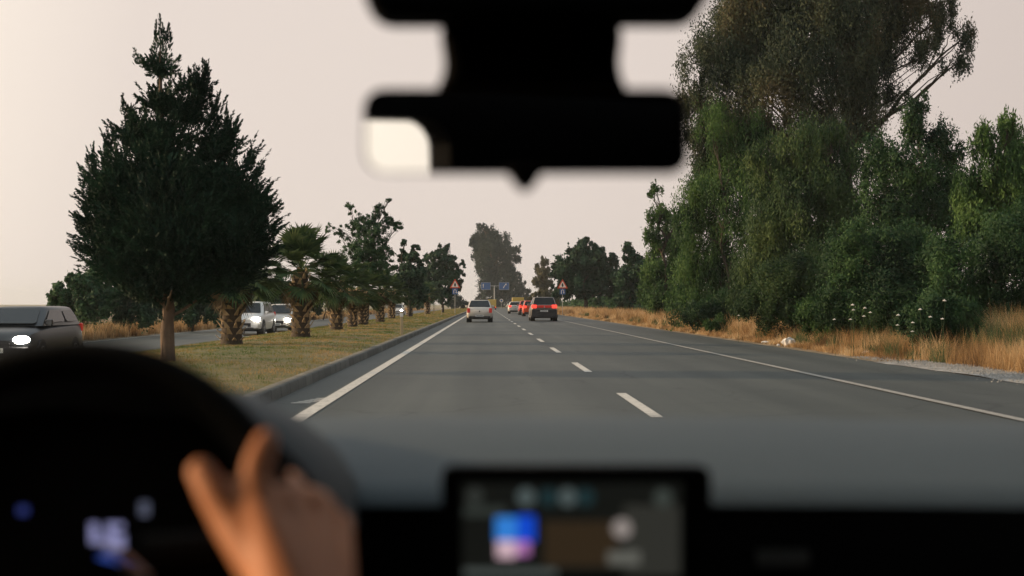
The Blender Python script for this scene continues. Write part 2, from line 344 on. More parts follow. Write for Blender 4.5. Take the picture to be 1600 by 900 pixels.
MED = [(-2.78, .12), (-3.3, .15), (-4.5, .2), (-6.3, .2), (-8.2, .06), (-9.6, -.22), (-10.6, -.345)]
ribbon('central_reservation', MED, M['lawn'])
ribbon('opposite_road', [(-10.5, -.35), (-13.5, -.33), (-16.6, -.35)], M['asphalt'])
ribbon('verge', [(-16.4, -.36), (-17.2, -.30), (-21, -.25), (-30, -.3), (-60, -.58)], M['verge'])
def medz(x): return float(np.interp(-x, [-a for a, _ in MED], [b for _, b in MED]))
# markings: 4 mm above the asphalt
def line(name, x, w, y0, y1, z, step=4, m='paint'):
    ys = np.arange(y0, y1+.01, min(step, (y1-y0)/1)); return ribbon(name, [(x-w/2, z), (x+w/2, z)], M[m], ys=ys)
line('road_marking', -1.94, .17, -20, 480, .012)
line('road_marking', 5.52, .13, -20, 480, .012, m='worn_paint')
dm = MB(); y = 13.4-8.9*3
while y < 330:
    o0, o1 = float(xc(y)), float(xc(y+3.6)); dm.add([(1.74+o0, y, .0165), (1.87+o0, y, .0165), (1.87+o1, y+3.6, .0165), (1.74+o1, y+3.6, .0165)], [(0, 1, 2, 3)]); y += 8.9
tag(dm.build('road_marking', M['paint']), kind='structure')
line('road_marking', -10.85, .14, -20, 480, -.340); line('road_marking', -16.2, .14, -20, 480, -.342)
sm = MB()
for i in range(5): sm.add([(-2.35+.05*i, 15.5+.18*i, .006), (-2.12+.05*i, 15.5+.18*i, .006), (-2.10+.05*i, 15.6+.18*i, .006), (-2.33+.05*i, 15.6+.18*i, .006)], [(0, 1, 2, 3)])
tag(sm.build('road_marking', M['paint']), kind='structure')
# air
hz = MB().box((-3400, -250, -1.6), (3400, 3500, 34))
hm = bpy.data.materials.new('haze'); hm.use_nodes = True; hn = hm.node_tree; hn.nodes.clear()
ho = hn.nodes.new('ShaderNodeOutputMaterial'); hv = hn.nodes.new('ShaderNodeVolumePrincipled'); hv.inputs['Color'].default_value = (.84, .90, .92, 1)
hv.inputs['Density'].default_value = .00021; hv.inputs['Anisotropy'].default_value = .2; hn.links.new(hv.outputs[0], ho.inputs['Volume'])
tag(hz.build('haze', hm), kind='stuff')

# ---------------------------------------------------------------- grass
def grass(name, label, n, xf, yr, hr, w, m, lean=.35, clumps=None, zf=None, bias=1.0):
    """blades rooted in tufts: xf = (x0, x1) offset from the road axis, denser close by"""
    k = clumps or n//14
    u = RNG.uniform(0, 1, k); a = 1-bias
    cy = yr[0]*(yr[1]/yr[0])**u if bias == 1 else yr[0]+(yr[1]-yr[0])*u
    cx = RNG.uniform(xf[0], xf[1], k)
    hs = RNG.uniform(hr[0], hr[1], k); idx = RNG.integers(0, k, n)
    sp = .05+.12*hs[idx]; x = cx[idx]+RNG.normal(0, 1, n)*sp; y = cy[idx]+RNG.normal(0, 1, n)*sp
    x = np.clip(x, xf[0]-.1, xf[1]+.1)
    z = zf(x); B = np.stack([x+xc(y), y, z-.01], 1)
    D = unit(np.stack([RNG.normal(0, lean*.5, n), RNG.normal(0, lean*.5, n), np.ones(n)], 1))
    bd = np.stack([RNG.normal(0, lean, n), RNG.normal(0, lean, n), -np.abs(RNG.normal(0, lean*.4, n))], 1)
    ww = w*np.clip(y/30, .6, 4)
    V, Fa = blades(B, D, hs[idx]*RNG.uniform(.5, 1.1, n), ww, bd)
    return tag(npmesh(name, V, Fa, m), label, None, None, 'stuff')
def zmed(x): return np.interp(-x, [-a for a, _ in MED], [b for _, b in MED])
def zr(x): return np.interp(x, [7.6, 9.3, 12, 20], [-.05, -.026, .02, .06])
def zl(x): return np.interp(-x, [16.4, 17.2, 21, 30], [-.36, -.30, -.25, -.3])
grass('grass', 'short green and browned lawn grass on the central reservation', 190000, (-10.2, -2.85), (12, 330), (.025, .085), .011, M['lawngrass'], .5, 26000, zmed)
grass('dry_grass', 'tall golden dry grass along the right verge', 170000, (9.3, 11.8), (15, 300), (.12, .80), .009, M['drygrass'], .42, 3400, zr)
grass('dry_grass', 'low straw coloured grass at the edge of the right shoulder', 50000, (8.7, 9.7), (27, 260), (.06, .3), .010, M['drygrass'], .5, 5000, zr)
grass('weeds', 'green weeds growing among the dry grass before the shrubs', 70000, (10.6, 13), (18, 70), (.3, 1.25), .014, M['weed'], .35, 1300, zr)
grass('dry_grass', 'dry grass on the far side of the opposite road', 90000, (-19.5, -16.75), (28, 330), (.3, .85), .012, M['drygrass'], .3, 5000, zl)
grass('weeds', 'green weeds on the far side of the opposite road', 30000, (-20.5, -17.2), (28, 260), (.3, 1.0), .016, M['weed'], .35, 1200, zl)
grass('weeds', 'green weeds in patches at the front of the dry grass on the right', 26000, (9.2, 11), (26, 120), (.15, .6), .012, M['weed'], .4, 260, zr)
grass('dry_grass', 'dense tall clump of dry grass at the right edge of the picture', 16000, (11.5, 12.9), (26, 29.5), (.7, 1.3), .010, M['drygrass'], .4, 90, zr)
grass('dry_grass', 'higher golden grass before the far part of the thicket', 60000, (9.5, 13), (42, 230), (.4, 1.05), .011, M['drygrass'], .35, 2200, zr)
# stones of the gravel shoulder
n = 3400; gy = RNG.uniform(13, 29, n); gx = 8.9+RNG.normal(0, .33, n)+.15*np.sin(gy*.6); s_ = RNG.uniform(.006, .024, n)
tet = np.array([[1, 0, -.3], [-.6, .9, -.3], [-.6, -.9, -.3], [0, .1, .8]])
rot = RNG.uniform(0, 6.28, n); cx_, sx_ = np.cos(rot), np.sin(rot)
V = np.stack([np.stack([gx+s_*(tet[k, 0]*cx_-tet[k, 1]*sx_), gy+s_*(tet[k, 0]*sx_+tet[k, 1]*cx_), .0+s_*(tet[k, 2]+.3)], 1) for k in range(4)], 1).reshape(-1, 3)
i4 = np.arange(n)[:, None]*4
tag(npmesh('gravel', V, np.concatenate([i4+np.array([[0, 1, 3]]), i4+np.array([[1, 2, 3]]), i4+np.array([[2, 0, 3]])]), mat('pale_stone', (.24, .23, .21), .9, var=.4, scale=6)),
    'loose pale gravel scattered along the right shoulder', None, None, 'stuff')

# ---------------------------------------------------------------- trees
def limb(mb, a, b, r0, r1, bow=.12, seg=6):
    a, b = Vector(a), Vector(b); d = b-a; off = Vector((random.uniform(-1, 1), random.uniform(-1, 1), random.uniform(-.2, .8)))*d.length*bow
    pts = []; rs = []
    for i in range(seg+1):
        t = i/seg; p = a+d*t+off*math.sin(PI*t)
        if 0 < i < seg: p += Vector([random.gauss(0, 1) for _ in range(3)])*d.length*.015
        pts.append(p); rs.append(r0+(r1-r0)*t)
    mb.tube(pts, rs, 7); return pts
def tree(name, label, cat, px, Y, z0, lobes, nl, leaf, m, bark='bark', tr=.22, clump=.28, droop=.0, group=None, fill=.75, trunk_to=None, flat=1.0, twigs=0, aspect=.42, dens=.45, sep=.9):
    """lobes: (px, py, radius px[, depth offset m]) - each becomes a ball of leaf clumps at the end of its own limb; nl leaves of size leaf"""
    s = F/Y; base = Vector((PX(px, Y), Y, z0)); root = empty(name, base)
    tag(root, label, cat, group)
    Ls = []
    for l in lobes:
        p = P(l[0], l[1], Y); r = l[2]/s*sep; dy = l[3] if len(l) > 3 else random.uniform(-.5, .5)*r*1.8
        Ls.append((Vector((p.x, Y+dy, p.z))-base, r))
    tb = MB(); top = trunk_to if trunk_to else max(.5, min(c.z-.5*r for c, r in Ls))
    tpts = limb(tb, (0, 0, -.1), (random.uniform(-.1, .1), 0, top), tr, tr*.7, .03)
    nodes = tpts[2:]
    hi = max(c.z for c, r in Ls)
    lead = max(Ls, key=lambda q: q[0].z)[0]
    sp = limb(tb, tpts[-1], lead, tr*.7, tr*.12, .08, 9)
    for c, r in Ls:
        st = min(tpts[3:]+sp[:7], key=lambda q: (q-c).length+abs(q.z-c.z*.55)*.8)
        pp = limb(tb, st, c, tr*.30, tr*.07, .2)
        for _ in range(5+twigs):
            d = Vector([random.gauss(0, 1) for _ in range(3)]); d.z = abs(d.z)*.7+.2; d.normalize()
            limb(tb, random.choice(pp[2:]), c+d*r*random.uniform(.7, 1.12 if twigs else .95), tr*.10, tr*.02, .1, 4)
    tb.build('trunk', M[bark], root, smooth=True)
    wt = np.array([r**2.3 for c, r in Ls]); wt /= wt.sum()
    Vs, Fs, off = [], [], 0
    for (c, r), w in zip(Ls, wt):
        n = int(nl*w); rc = max(.05, clump*r**.6); nc = max(8, int(n/55*dens)); c = np.array(c)
        d = unit(RNG.normal(size=(nc, 3))); rad = r*np.where(RNG.random(nc) < fill, RNG.uniform(.78, .98, nc), RNG.uniform(.1, .78, nc))
        d[:, 2] *= flat; lump = 1+.22*np.sin(d[:, 0]*5+c[0])*np.cos(d[:, 2]*4+c[2])+RNG.normal(0, .07, nc)
        cc = c+d*(rad*lump)[:, None]
        ii = RNG.integers(0, nc, n); cs = rc*RNG.uniform(.5, 1.25, nc)
        off3 = RNG.normal(size=(n, 3))*cs[ii][:, None]*.5
        if droop: off3[:, 2] = off3[:, 2]*(1+droop*1.5) - np.abs(RNG.normal(0, .5, n))*cs[ii]*droop
        C = cc[ii]+off3
        D = RNG.normal(size=(n, 3))+np.array([0, 0, -2.2*droop]); D = unit(D)
        sz = leaf*RNG.uniform(.6, 1.35, n)
        v, f = leaves(C, D, sz, sz*aspect, unit(C-c)); Vs.append(v); Fs.append(f+off); off += len(v)
    npmesh('crown', np.concatenate(Vs), np.concatenate(Fs), M[m], root)
    return root

# the big eucalyptus behind the right-hand thicket
tree('eucalyptus', 'towering dark eucalyptus rising above the thicket on the right, reaching the top of the picture', 'tree', 1330, 62, 0,
     [(1112, 95, 58), (1170, 150, 74), (1090, 150, 40), (1085, 215, 34), (1100, 270, 34), (1150, 40, 55), (1180, -10, 60), (1190, 50, 72), (1250, 100, 85), (1180, 235, 55), (1260, 210, 70), (1290, 10, 90), (1340, 110, 66), (1390, 30, 60), (1330, 190, 50),
      (1440, 90, 30), (1410, 0, 46), (1470, 30, 30), (1505, 60, 24), (1500, 95, 20), (1470, 5, 34), (1440, -60, 60), (1300, -90, 95), (1200, -40, 70), (1110, 250, 34), (1400, 150, 20), (1130, 200, 45), (1385, 95, 26), (1370, -130, 80)],
     360000, .15, 'euc', 'bark_dark', .42, .36, .7, fill=.72, trunk_to=5.5, twigs=1, aspect=.36, sep=.92, dens=.22)
# the thicket on the right
RT = 'trees of the right-hand thicket'
tree('tree', 'narrow bright green tree at the far left end of the right-hand thicket', 'tree', 1042, 78, 0,
     [(1030, 335, 22), (1022, 300, 12), (1045, 380, 30), (1030, 420, 34), (1060, 345, 20), (1062, 430, 32), (1040, 470, 34), (1072, 395, 26), (1085, 440, 28), (1078, 340, 18), (1018, 370, 16), (1020, 455, 22)], 42000, .17, 'willow', 'bark_dark', .2, .3, .5, RT, .7)
tree('tree', 'tall pale green weeping tree below the eucalyptus, beside the mirror', 'tree', 1130, 60, 0,
     [(1140, 228, 40), (1120, 280, 42), (1170, 250, 38), (1150, 320, 50), (1110, 340, 38), (1140, 400, 52), (1105, 420, 40), (1150, 460, 50), (1190, 300, 34), (1090, 300, 24), (1095, 480, 34), (1190, 370, 40), (1080, 360, 32), (1075, 420, 34), (1068, 480, 34), (1110, 200, 30), (1170, 205, 30), (1085, 320, 30)], 95000, .15, 'willow', 'bark_dark', .13, .32, .8, RT, .8, aspect=.3, sep=1.0)
tree('tree', 'olive green weeping tree in the middle of the right-hand thicket', 'tree', 1245, 50, 0,
     [(1248, 228, 34), (1215, 280, 40), (1280, 260, 40), (1250, 320, 58), (1200, 350, 42), (1310, 300, 40), (1230, 400, 60), (1300, 380, 58), (1190, 430, 48), (1185, 250, 22), (1340, 250, 26), (1345, 340, 44), (1215, 235, 26), (1300, 215, 24)], 90000, .14, 'willow2', 'bark_dark', .24, .32, .8, RT, .8, aspect=.3, sep=1.0)
tree('tree', 'dark broad tree between the olive weeping tree and the feathery tree', 'tree', 1400, 46, 0,
     [(1370, 250, 40), (1430, 195, 30), (1462, 215, 34), (1410, 270, 44), (1480, 280, 48), (1380, 330, 55), (1450, 350, 60), (1520, 330, 50), (1340, 400, 50), (1430, 430, 60), (1440, 165, 20), (1490, 235, 22)], 75000, .14, 'bush', 'bark_dark', .24, .3, .45, RT, .75, aspect=.34)
tree('tree', 'feathery drooping tree at the right edge of the thicket', 'tree', 1560, 40, 0,
     [(1538, 205, 17), (1530, 228, 20), (1568, 195, 18), (1582, 215, 22), (1595, 245, 26), (1550, 270, 28), (1580, 290, 40), (1540, 330, 48), (1600, 340, 50), (1520, 290, 26), (1575, 250, 20)], 42000, .15, 'willow', 'bark_dark', .16, .3, .9, RT, .75, aspect=.28, twigs=2)
def bush(label, px, Y, lobes, nl, leaf, m='bush', group='shrubs along the right verge', name='shrub', z0=0, aspect=.36, droop=.2):
    return tree(name, label, 'shrub', px, Y, z0, lobes, nl, leaf, m, 'bark_dark', .07, .26, droop, group, .7, trunk_to=.4, aspect=aspect)
bush('large dark shrub with arching twigs at the right edge of the picture', 1560, 31, [(1500, 400, 62), (1560, 385, 62), (1610, 420, 72), (1550, 460, 62), (1480, 450, 50), (1640, 380, 60), (1600, 350, 34)], 62000, .085)
bush('wide mid green shrub behind the white wild flowers', 1390, 35, [(1340, 420, 60), (1400, 395, 56), (1450, 410, 56), (1370, 470, 56), (1430, 465, 54), (1310, 470, 46), (1330, 370, 30)], 62000, .09)
bush('olive tinted shrub in front of the weeping tree', 1240, 41, [(1215, 450, 46), (1260, 430, 48), (1285, 470, 44), (1200, 490, 30), (1240, 490, 36), (1175, 475, 26)], 48000, .09, 'willow2')
bush('low dark green shrub pushing into the dry grass near the right edge', 1470, 28.4, [(1440, 500, 32), (1475, 492, 38), (1510, 500, 36), (1450, 525, 26), (1495, 528, 28)], 30000, .08)
bush('low mid green shrub rising from the dry grass behind the plastic bag', 1290, 37, [(1270, 490, 26), (1300, 484, 28), (1328, 494, 24), (1288, 510, 20)], 20000, .085, 'willow')
bush('dark low shrub at the foot of the weeping tree', 1120, 54, [(1110, 490, 26), (1135, 480, 28), (1085, 490, 22), (1160, 495, 24)], 26000, .11)
bush('small round green bush in the dry grass right of the road', 1110, 50, [(1108, 507, 8), (1125, 504, 10), (1138, 509, 7)], 6000, .09, 'willow')
# far trees right of the road
tree('tree', 'large rounded dark green tree on the right behind the warning sign', 'tree', 915, 150, 0,
     [(895, 412, 26), (915, 398, 24), (940, 410, 26), (880, 430, 22), (905, 440, 30), (940, 445, 30), (912, 383, 12), (960, 425, 18), (875, 455, 18), (970, 450, 20)], 34000, .38, 'broad', 'bark_dark', .3, .3, .1, 'far trees right of the road', .7, aspect=.6)
tree('tree', 'sparse dark tree between the rounded tree and the thicket', 'tree', 988, 120, 0,
     [(985, 400, 16), (1000, 415, 20), (975, 435, 20), (1000, 450, 24), (975, 465, 20), (982, 385, 8), (1012, 440, 18)], 18000, .3, 'broad', 'bark_dark', .22, .3, .1, 'far trees right of the road', .7, aspect=.6)
tree('tree', 'slender pale tree standing left of the rounded dark tree', 'tree', 848, 250, 0,
     [(848, 408, 8), (843, 422, 10), (853, 425, 10), (847, 440, 12), (850, 455, 12), (838, 440, 8), (858, 440, 7)], 9000, .5, 'pale', 'bark', .25, .35, .3, 'far trees right of the road', .7, aspect=.5)
bush('pale green rounded bush above the red cars', 845, 190, [(836, 466, 9), (850, 462, 12), (866, 466, 12), (858, 470, 10), (826, 470, 7)], 9000, .32, 'pale', 'far bushes', aspect=.6)
n = 90000; uy = 24*(255/24)**RNG.uniform(0, 1, n); ux = RNG.uniform(13.2, 21, n)+xc(uy); hu = (1.1+.9*np.sin(uy*.35+1)*np.sin(ux*.6)+.9*(ux-13)/8)*RNG.uniform(.05, 1, n)
Cu = np.stack([ux, uy, hu], 1); vu, fu = leaves(Cu, unit(RNG.normal(size=(n, 3))), .10*np.clip(uy/32, 1, 5), .05*np.clip(uy/32, 1, 5))
tag(npmesh('undergrowth', vu, fu, M['bush']), 'dark undergrowth filling the ground beneath the right-hand thicket', None, None, 'stuff')
# central group far ahead
tree('eucalyptus', 'tall hazy eucalyptus far ahead in the middle of the road view', 'tree', 772, 420, -.3,
     [(765, 365, 15), (750, 375, 15), (780, 372, 15), (745, 392, 12), (768, 390, 20), (790, 392, 15), (760, 412, 20), (785, 415, 20), (805, 405, 10), (765, 435, 20), (790, 440, 20), (765, 455, 18), (785, 462, 18), (802, 430, 14), (752, 356, 7), (740, 380, 8), (756, 470, 12), (775, 475, 14), (808, 390, 7)],
     60000, .62, 'far', 'bark', .8, .5, .3, None, .7, trunk_to=6, aspect=.5)
tree('tree', 'lower hazy tree to the right of the tall eucalyptus far ahead', 'tree', 808, 440, -.3,
     [(808, 450, 13), (820, 455, 9), (812, 466, 12), (800, 462, 13), (824, 466, 8)], 12000, .6, 'far', 'bark', .5, .4, .2, None, .75, aspect=.5)
tree('tree', 'grey green bushy tree in the gap far down the central reservation', 'tree', 722, 290, -.1,
     [(716, 470, 9), (724, 474, 8), (708, 472, 10), (732, 478, 5)], 7000, .4, 'far', 'bark', .2, .4, .2, None, .75, aspect=.5)

# ---- trees on the central reservation
def juniper():
    Y = 22.6; s = F/Y; base = Vector((PX(262, Y), Y, medz(-5.6)))
    root = empty('juniper', base); tag(root, 'big dark green juniper with a ragged pointed crown on the central reservation', 'tree')
    def W3(px, py, dy=0): p = P(px, py, Y); return Vector((p.x, Y+dy, p.z))-base
    tb = MB(); top = W3(262, 462)
    tb.tube([(0, 0, -.12), (.01, 0, .1), (-.02, 0, .5), (.02, .01, .9), top, W3(258, 350), W3(252, 200), W3(250, 75)], [.155, .125, .108, .102, .10, .08, .05, .012], 14)
    for k in range(5):                       # knots and flutes of the bark
        a = k*1.3; tb.tube([(.09*math.cos(a), .09*math.sin(a), -.05), (.075*math.cos(a+.2), .075*math.sin(a+.2), .5), (.06*math.cos(a+.4), .06*math.sin(a+.4), 1.0)], [.05, .042, .03], 7)
    limb(tb, (0, 0, .75), W3(330, 455), .03, .015, .05); limb(tb, (0, 0, .95), W3(190, 440), .03, .012, .05); limb(tb, (0, 0, .85), W3(290, 455, -1), .03, .012, .05)
    tips = [(250, 45, 9), (326, 108, 9), (197, 168, 12), (347, 178, 14), (398, 240, 14), (143, 245, 14), (125, 330, 12), (430, 355, 14), (285, 130, 12), (225, 190, 14), (300, 150, 12), (415, 300, 14), (132, 385, 14), (165, 215, 10), (370, 200, 12), (340, 160, 8), (120, 345, 8), (425, 395, 14)]
    lob = [(250, 110, 13), (250, 160, 22), (252, 215, 38), (300, 178, 20), (312, 140, 12), (208, 215, 24), (342, 228, 29), (262, 295, 80), (190, 288, 46), (350, 290, 50), (275, 360, 105), (180, 360, 54), (370, 365, 56), (270, 410, 80), (180, 405, 44), (370, 410, 46), (160, 310, 30), (395, 330, 30), (300, 440, 45), (220, 435, 45), (360, 430, 35)]
    Vs, Fs, off = [], [], 0
    def sprays(C, A, Ln, per, rad):
        nonlocal off
        k = len(C); n = k*per; ii = np.repeat(np.arange(k), per); t = RNG.uniform(0, 1, n)**.8
        rr = rad[ii]*(1-t*.93); q = unit(RNG.normal(size=(n, 3)))
        curve = np.zeros((n, 3)); curve[:, 2] = .18*Ln[ii]*t*t
        c = C[ii]+A[ii]*(Ln[ii]*t)[:, None]+q*rr[:, None]+curve
        D = unit(A[ii]+q*.55+RNG.normal(0, .18, (n, 3))); sz = RNG.uniform(.05, .12, n)*(1-.3*t)
        v, f = leaves(c, D, sz, sz*.24+.006, unit(q+A[ii]*.3)); Vs.append(v); Fs.append(f+off); off += len(v)
    for px, py, r in lob:
        c = np.array(W3(px, py)); R_ = r/s; k = int(24+R_*R_*240)
        d = unit(RNG.normal(size=(k, 3))); depth = min(1.0, 1.35/max(R_, .01))
        C = c+d*np.array([1, depth if R_ > 1.3 else 1, 1])*(R_*RNG.uniform(.55, .88, k))[:, None]
        A = unit(d*np.array([1, 1, .5])+np.array([0, 0, .55])+RNG.normal(0, .2, (k, 3)))
        sprays(C, A, RNG.uniform(.20, .58, k)*(1 if R_ > .4 else .7), 60, RNG.uniform(.06, .11, k))
        kk = int(60+R_*R_*5200); q = unit(RNG.normal(size=(kk, 3))); Ci = np.array(W3(px, py))+q*(R_*RNG.uniform(.25, .8, kk))[:, None]; v, f = leaves(Ci, unit(q*.4+np.array([0, 0, .8])+RNG.normal(0, .4, (kk, 3))), RNG.uniform(.10, .2, kk), .05, q); Vs.append(v); Fs.append(f+off); off += len(v)
    C = []; A = []; Ln = []; rd = []                    # ragged leaders
    for px, py, r in tips:
        e = W3(px, py); cen = W3(262, min(py+110, 400)); dr = (e-cen).normalized(); dr = (dr+Vector((0, 0, 1.0 if py < 260 else .35))).normalized()
        for j in range(20):
            st = e-dr*(.12+.045*j)+Vector([random.gauss(0, .035+.008*j) for _ in range(3)]); C.append(st); A.append((dr*1.0+Vector([random.gauss(0, .22) for _ in range(3)])).normalized()); Ln.append(.30); rd.append(.05+.005*j)
    sprays(np.array(C), np.array(A), np.array(Ln), 60, np.array(rd))
    # long bare shoots past the outline
    tb.tube([W3(252, 75), W3(251, 50), W3(246, 22)], [.008, .005, .002], 4)
    for px, py, r in tips[1:]:
        e = W3(px, py); tb.tube([e-Vector((0, 0, .2)), e, e+Vector((random.uniform(-.07, .07), 0, random.uniform(.07, .16)))], [.006, .004, .0015], 4)
    tb.build('trunk', M['bark'], root, smooth=True)
    npmesh('crown', np.concatenate(Vs), np.concatenate(Fs), M['juniper'], root)
juniper()

def palm_proto(height, tr, crown, nf, seed):
    rd = random.Random(seed); root = empty('fan_palm', (0, 0, 0))
    tb = MB(); tb.tube([(0, 0, -.1), (0, 0, .15), (.01, 0, height*.5), (0, 0, height)], [tr*1.05, tr*.92, tr*.80, tr*.72], 14)
    tb.build('trunk', M['palmtrunk'], root, smooth=True)
    bb = MB(); z = .1; k = 0
    while z < height:                                   # cut leaf bases in spirals
        for j in range(7):
            a = 2*PI*j/7+k*.45+rd.uniform(-.16, .16); r = tr*(.84-.2*z/height); w = .050*rd.uniform(.7, 1.3)*(tr/.3); ln = rd.uniform(.08, .26)*(tr/.3)
            c, s_ = math.cos(a), math.sin(a); u = Vector((c, s_, 0)); sd = Vector((-s_, c, 0)); o = u*r*.9+Vector((0, 0, z)); t = o+u*(.09+rd.uniform(0, .13))*(tr/.3)+sd*rd.uniform(-.05, .05)+Vector((0, 0, ln*.9)); th = .018
            b0 = [o-sd*w*1.5, o+sd*w*1.5, o+sd*w*1.5+u*th*2, o-sd*w*1.5+u*th*2]; tw = sd*rd.uniform(-.02, .02)
            t0 = [t-sd*w*.45+tw, t+sd*w*.45+tw, t+sd*w*.4+u*th+tw, t-sd*w*.4+u*th+tw]; bb.rings([b0, t0])
        z += .155; k += 1
    bb.build('leaf_bases', M['boot'], root)
    def fans(n, elr, lenr, m, name, size):
        Vs, Fs, off = [], [], 0
        for i in range(n):
            a = i*2.399+rd.uniform(-.2, .2); el = R(elr[0]+(elr[1]-elr[0])*((i+.5)/n)+rd.uniform(-8, 8)); L = rd.uniform(*lenr)
            d = Vector((math.cos(a)*math.cos(el), math.sin(a)*math.cos(el), math.sin(el))); side = Vector((-math.sin(a), math.cos(a), 0)); nrm = side.cross(d)
            o = Vector((0, 0, height-.05+rd.uniform(-.12, .1)))+d*.08; e = o+d*L+Vector((0, 0, -.12*L*L)); w = .012
            vs = [o-side*w*1.6, o+side*w*1.6, e+side*w, e-side*w]; Vs.append(np.array(vs)); Fs.append(np.array([[0, 1, 2, 3]])+off); off += 4
            d2 = (d+Vector((0, 0, -.3))).normalized(); nb = 30
            for q in range(nb):
                t = (q+.5)/nb*2-1; an = t*R(112); bd = (d2*math.cos(an)+side*math.sin(an)+nrm*(.16*math.cos(3*an)-.18)).normalized(); bl = size*(1-.30*abs(t)**1.5)*rd.uniform(.88, 1.08)
                sd = bd.cross(nrm); sd = sd.normalized() if sd.length > .01 else side; w1 = .024*size/.6
                m1 = e+bd*bl*.55; m2 = e+bd*bl+Vector((0, 0, -bl*rd.uniform(.04, .28)))
                vs = [e, m1+sd*w1+nrm*.008, m2, m1-sd*w1-nrm*.008]; Vs.append(np.array(vs)); Fs.append(np.array([[0, 1, 2, 3]])+off); off += 4
        npmesh(name, np.concatenate(Vs), np.concatenate(Fs), M[m], root)
    fans(nf, (84, -34), (.42*crown, .74*crown), 'palm', 'crown', .60*crown)
    fans(8, (-50, -80), (.2*crown, .4*crown), 'deadfrond', 'dead_fronds', .42*crown)
    return root
pp = [palm_proto(1.88, .28, 1.26, 42, 1), palm_proto(1.68, .24, 1.15, 36, 2)]
spots = [(362, 31.8, 0, 1.0, 'thick trunked fan palm directly behind the juniper'), (470, 38.9, 0, 1.07, 'tall fan palm with a shaggy fully visible crown right of the juniper'),
         (526, 50, 1, 1.08, 'fan palm second to the right of the juniper, in front of the thin leafy tree'), (551, 56, 1, .95, 'short fan palm with a reddish trunk beside the thin leafy tree'),
         (566, 62, 1, 1.0, 'fan palm directly below the thin leafy tree'), (594, 72, 0, .95, 'fan palm just left of the reflector post'),
         (612, 88, 1, 1.1, 'fan palm behind the reflector post'), (640, 104, 1, 1.1, 'small fan palm under the dark conical tree'), (668, 128, 1, 1.15, 'farthest fan palm, under the rounded dark trees')]
used = set()
for px, Y, k, sc, lb in spots:
    o = pp[k] if k not in used else copy_tree(pp[k]); used.add(k)
    x = PX(px, Y); o.location = (x, Y, medz(x)); o.rotation_euler.z = random.uniform(0, 6.28); o.scale = (sc,)*3
    tag(o, lb, 'palm tree', 'fan palms on the central reservation')
tree('tree', 'thin leafy tree with twiggy open top rising behind the fan palms', 'tree', 573, 64, .15,
     [(570, 350, 17), (590, 325, 11), (548, 325, 9), (605, 345, 12), (622, 352, 11), (555, 355, 15), (530, 362, 10), (512, 356, 7), (590, 365, 17), (575, 385, 24), (560, 400, 22), (595, 395, 18), (575, 420, 24), (600, 415, 16), (608, 312, 5), (545, 385, 14), (585, 340, 9)],
     34000, .10, 'thin', 'bark_dark', .10, .17, 0, None, .55, twigs=5, aspect=.48, trunk_to=1.6, sep=1.08, dens=.9)
tree('tree', 'dark conical leafy tree beyond the palms on the central reservation', 'tree', 640, 100, .12,
     [(632, 380, 6), (628, 400, 10), (645, 405, 14), (632, 425, 18), (652, 430, 18), (640, 450, 20), (625, 445, 14), (655, 460, 16), (650, 388, 7)], 26000, .2, 'broad', 'bark_dark', .16, .25, 0, 'dark trees at the far end of the central reservation', .7, aspect=.6)
tree('tree', 'rounded dark tree with two tops on the central reservation, left of the silver saloon', 'tree', 692, 150, .12,
     [(690, 392, 12), (700, 385, 6), (680, 405, 14), (698, 412, 18), (680, 430, 20), (705, 435, 18), (718, 425, 11), (690, 455, 22), (712, 452, 12), (672, 455, 14), (722, 412, 6)], 32000, .28, 'broad', 'bark_dark', .18, .25, 0, 'dark trees at the far end of the central reservation', .7, aspect=.6)
tree('tree', 'dark leafy tree filling the gap between the conical and the rounded tree', 'tree', 668, 156, .12,
     [(666, 405, 10), (662, 425, 14), (670, 440, 16), (660, 455, 14), (672, 462, 12)], 14000, .24, 'broad', 'bark_dark', .16, .25, 0, 'dark trees at the far end of the central reservation', .7, aspect=.6)
# bushes beyond the opposite road
LB = 'bushes beyond the opposite road'
bush('leafy bush with loose top at the left end of the row beyond the opposite road', 120, 58, [(100, 460, 20), (125, 445, 22), (150, 440, 24), (85, 475, 18), (140, 475, 26), (105, 490, 22), (78, 462, 9), (165, 470, 26)], 22000, .16, 'thin', LB, z0=-.3, aspect=.55)
bush('large dark bush beyond the opposite road left of the juniper trunk', 205, 62, [(185, 445, 28), (215, 450, 30), (240, 460, 30), (195, 480, 28), (230, 485, 26), (260, 480, 26)], 24000, .17, 'broad', LB, z0=-.3, aspect=.55)
bush('dark bush beyond the opposite road right behind the juniper trunk', 300, 72, [(280, 455, 26), (310, 460, 26), (335, 462, 26), (300, 485, 24), (340, 488, 22), (365, 470, 26)], 22000, .19, 'broad', LB, z0=-.3, aspect=.55)
bush('dark bush beyond the opposite road above the white oncoming car', 410, 95, [(385, 455, 22), (410, 450, 24), (435, 455, 24), (400, 475, 22), (430, 478, 20), (460, 462, 20)], 20000, .24, 'broad', LB, z0=-.3, aspect=.55)
bush('dark bush beyond the opposite road seen between the palms', 505, 125, [(485, 458, 18), (510, 455, 20), (535, 462, 18), (495, 476, 16), (525, 478, 16), (560, 470, 16)], 14000, .3, 'broad', LB, z0=-.3, aspect=.55)
bush('far dark bush beyond the opposite road at the end of the row', 595, 190, [(580, 466, 12), (600, 462, 14), (620, 466, 14), (640, 468, 13), (660, 470, 12)], 9000, .4, 'broad', LB, z0=-.3, aspect=.55)

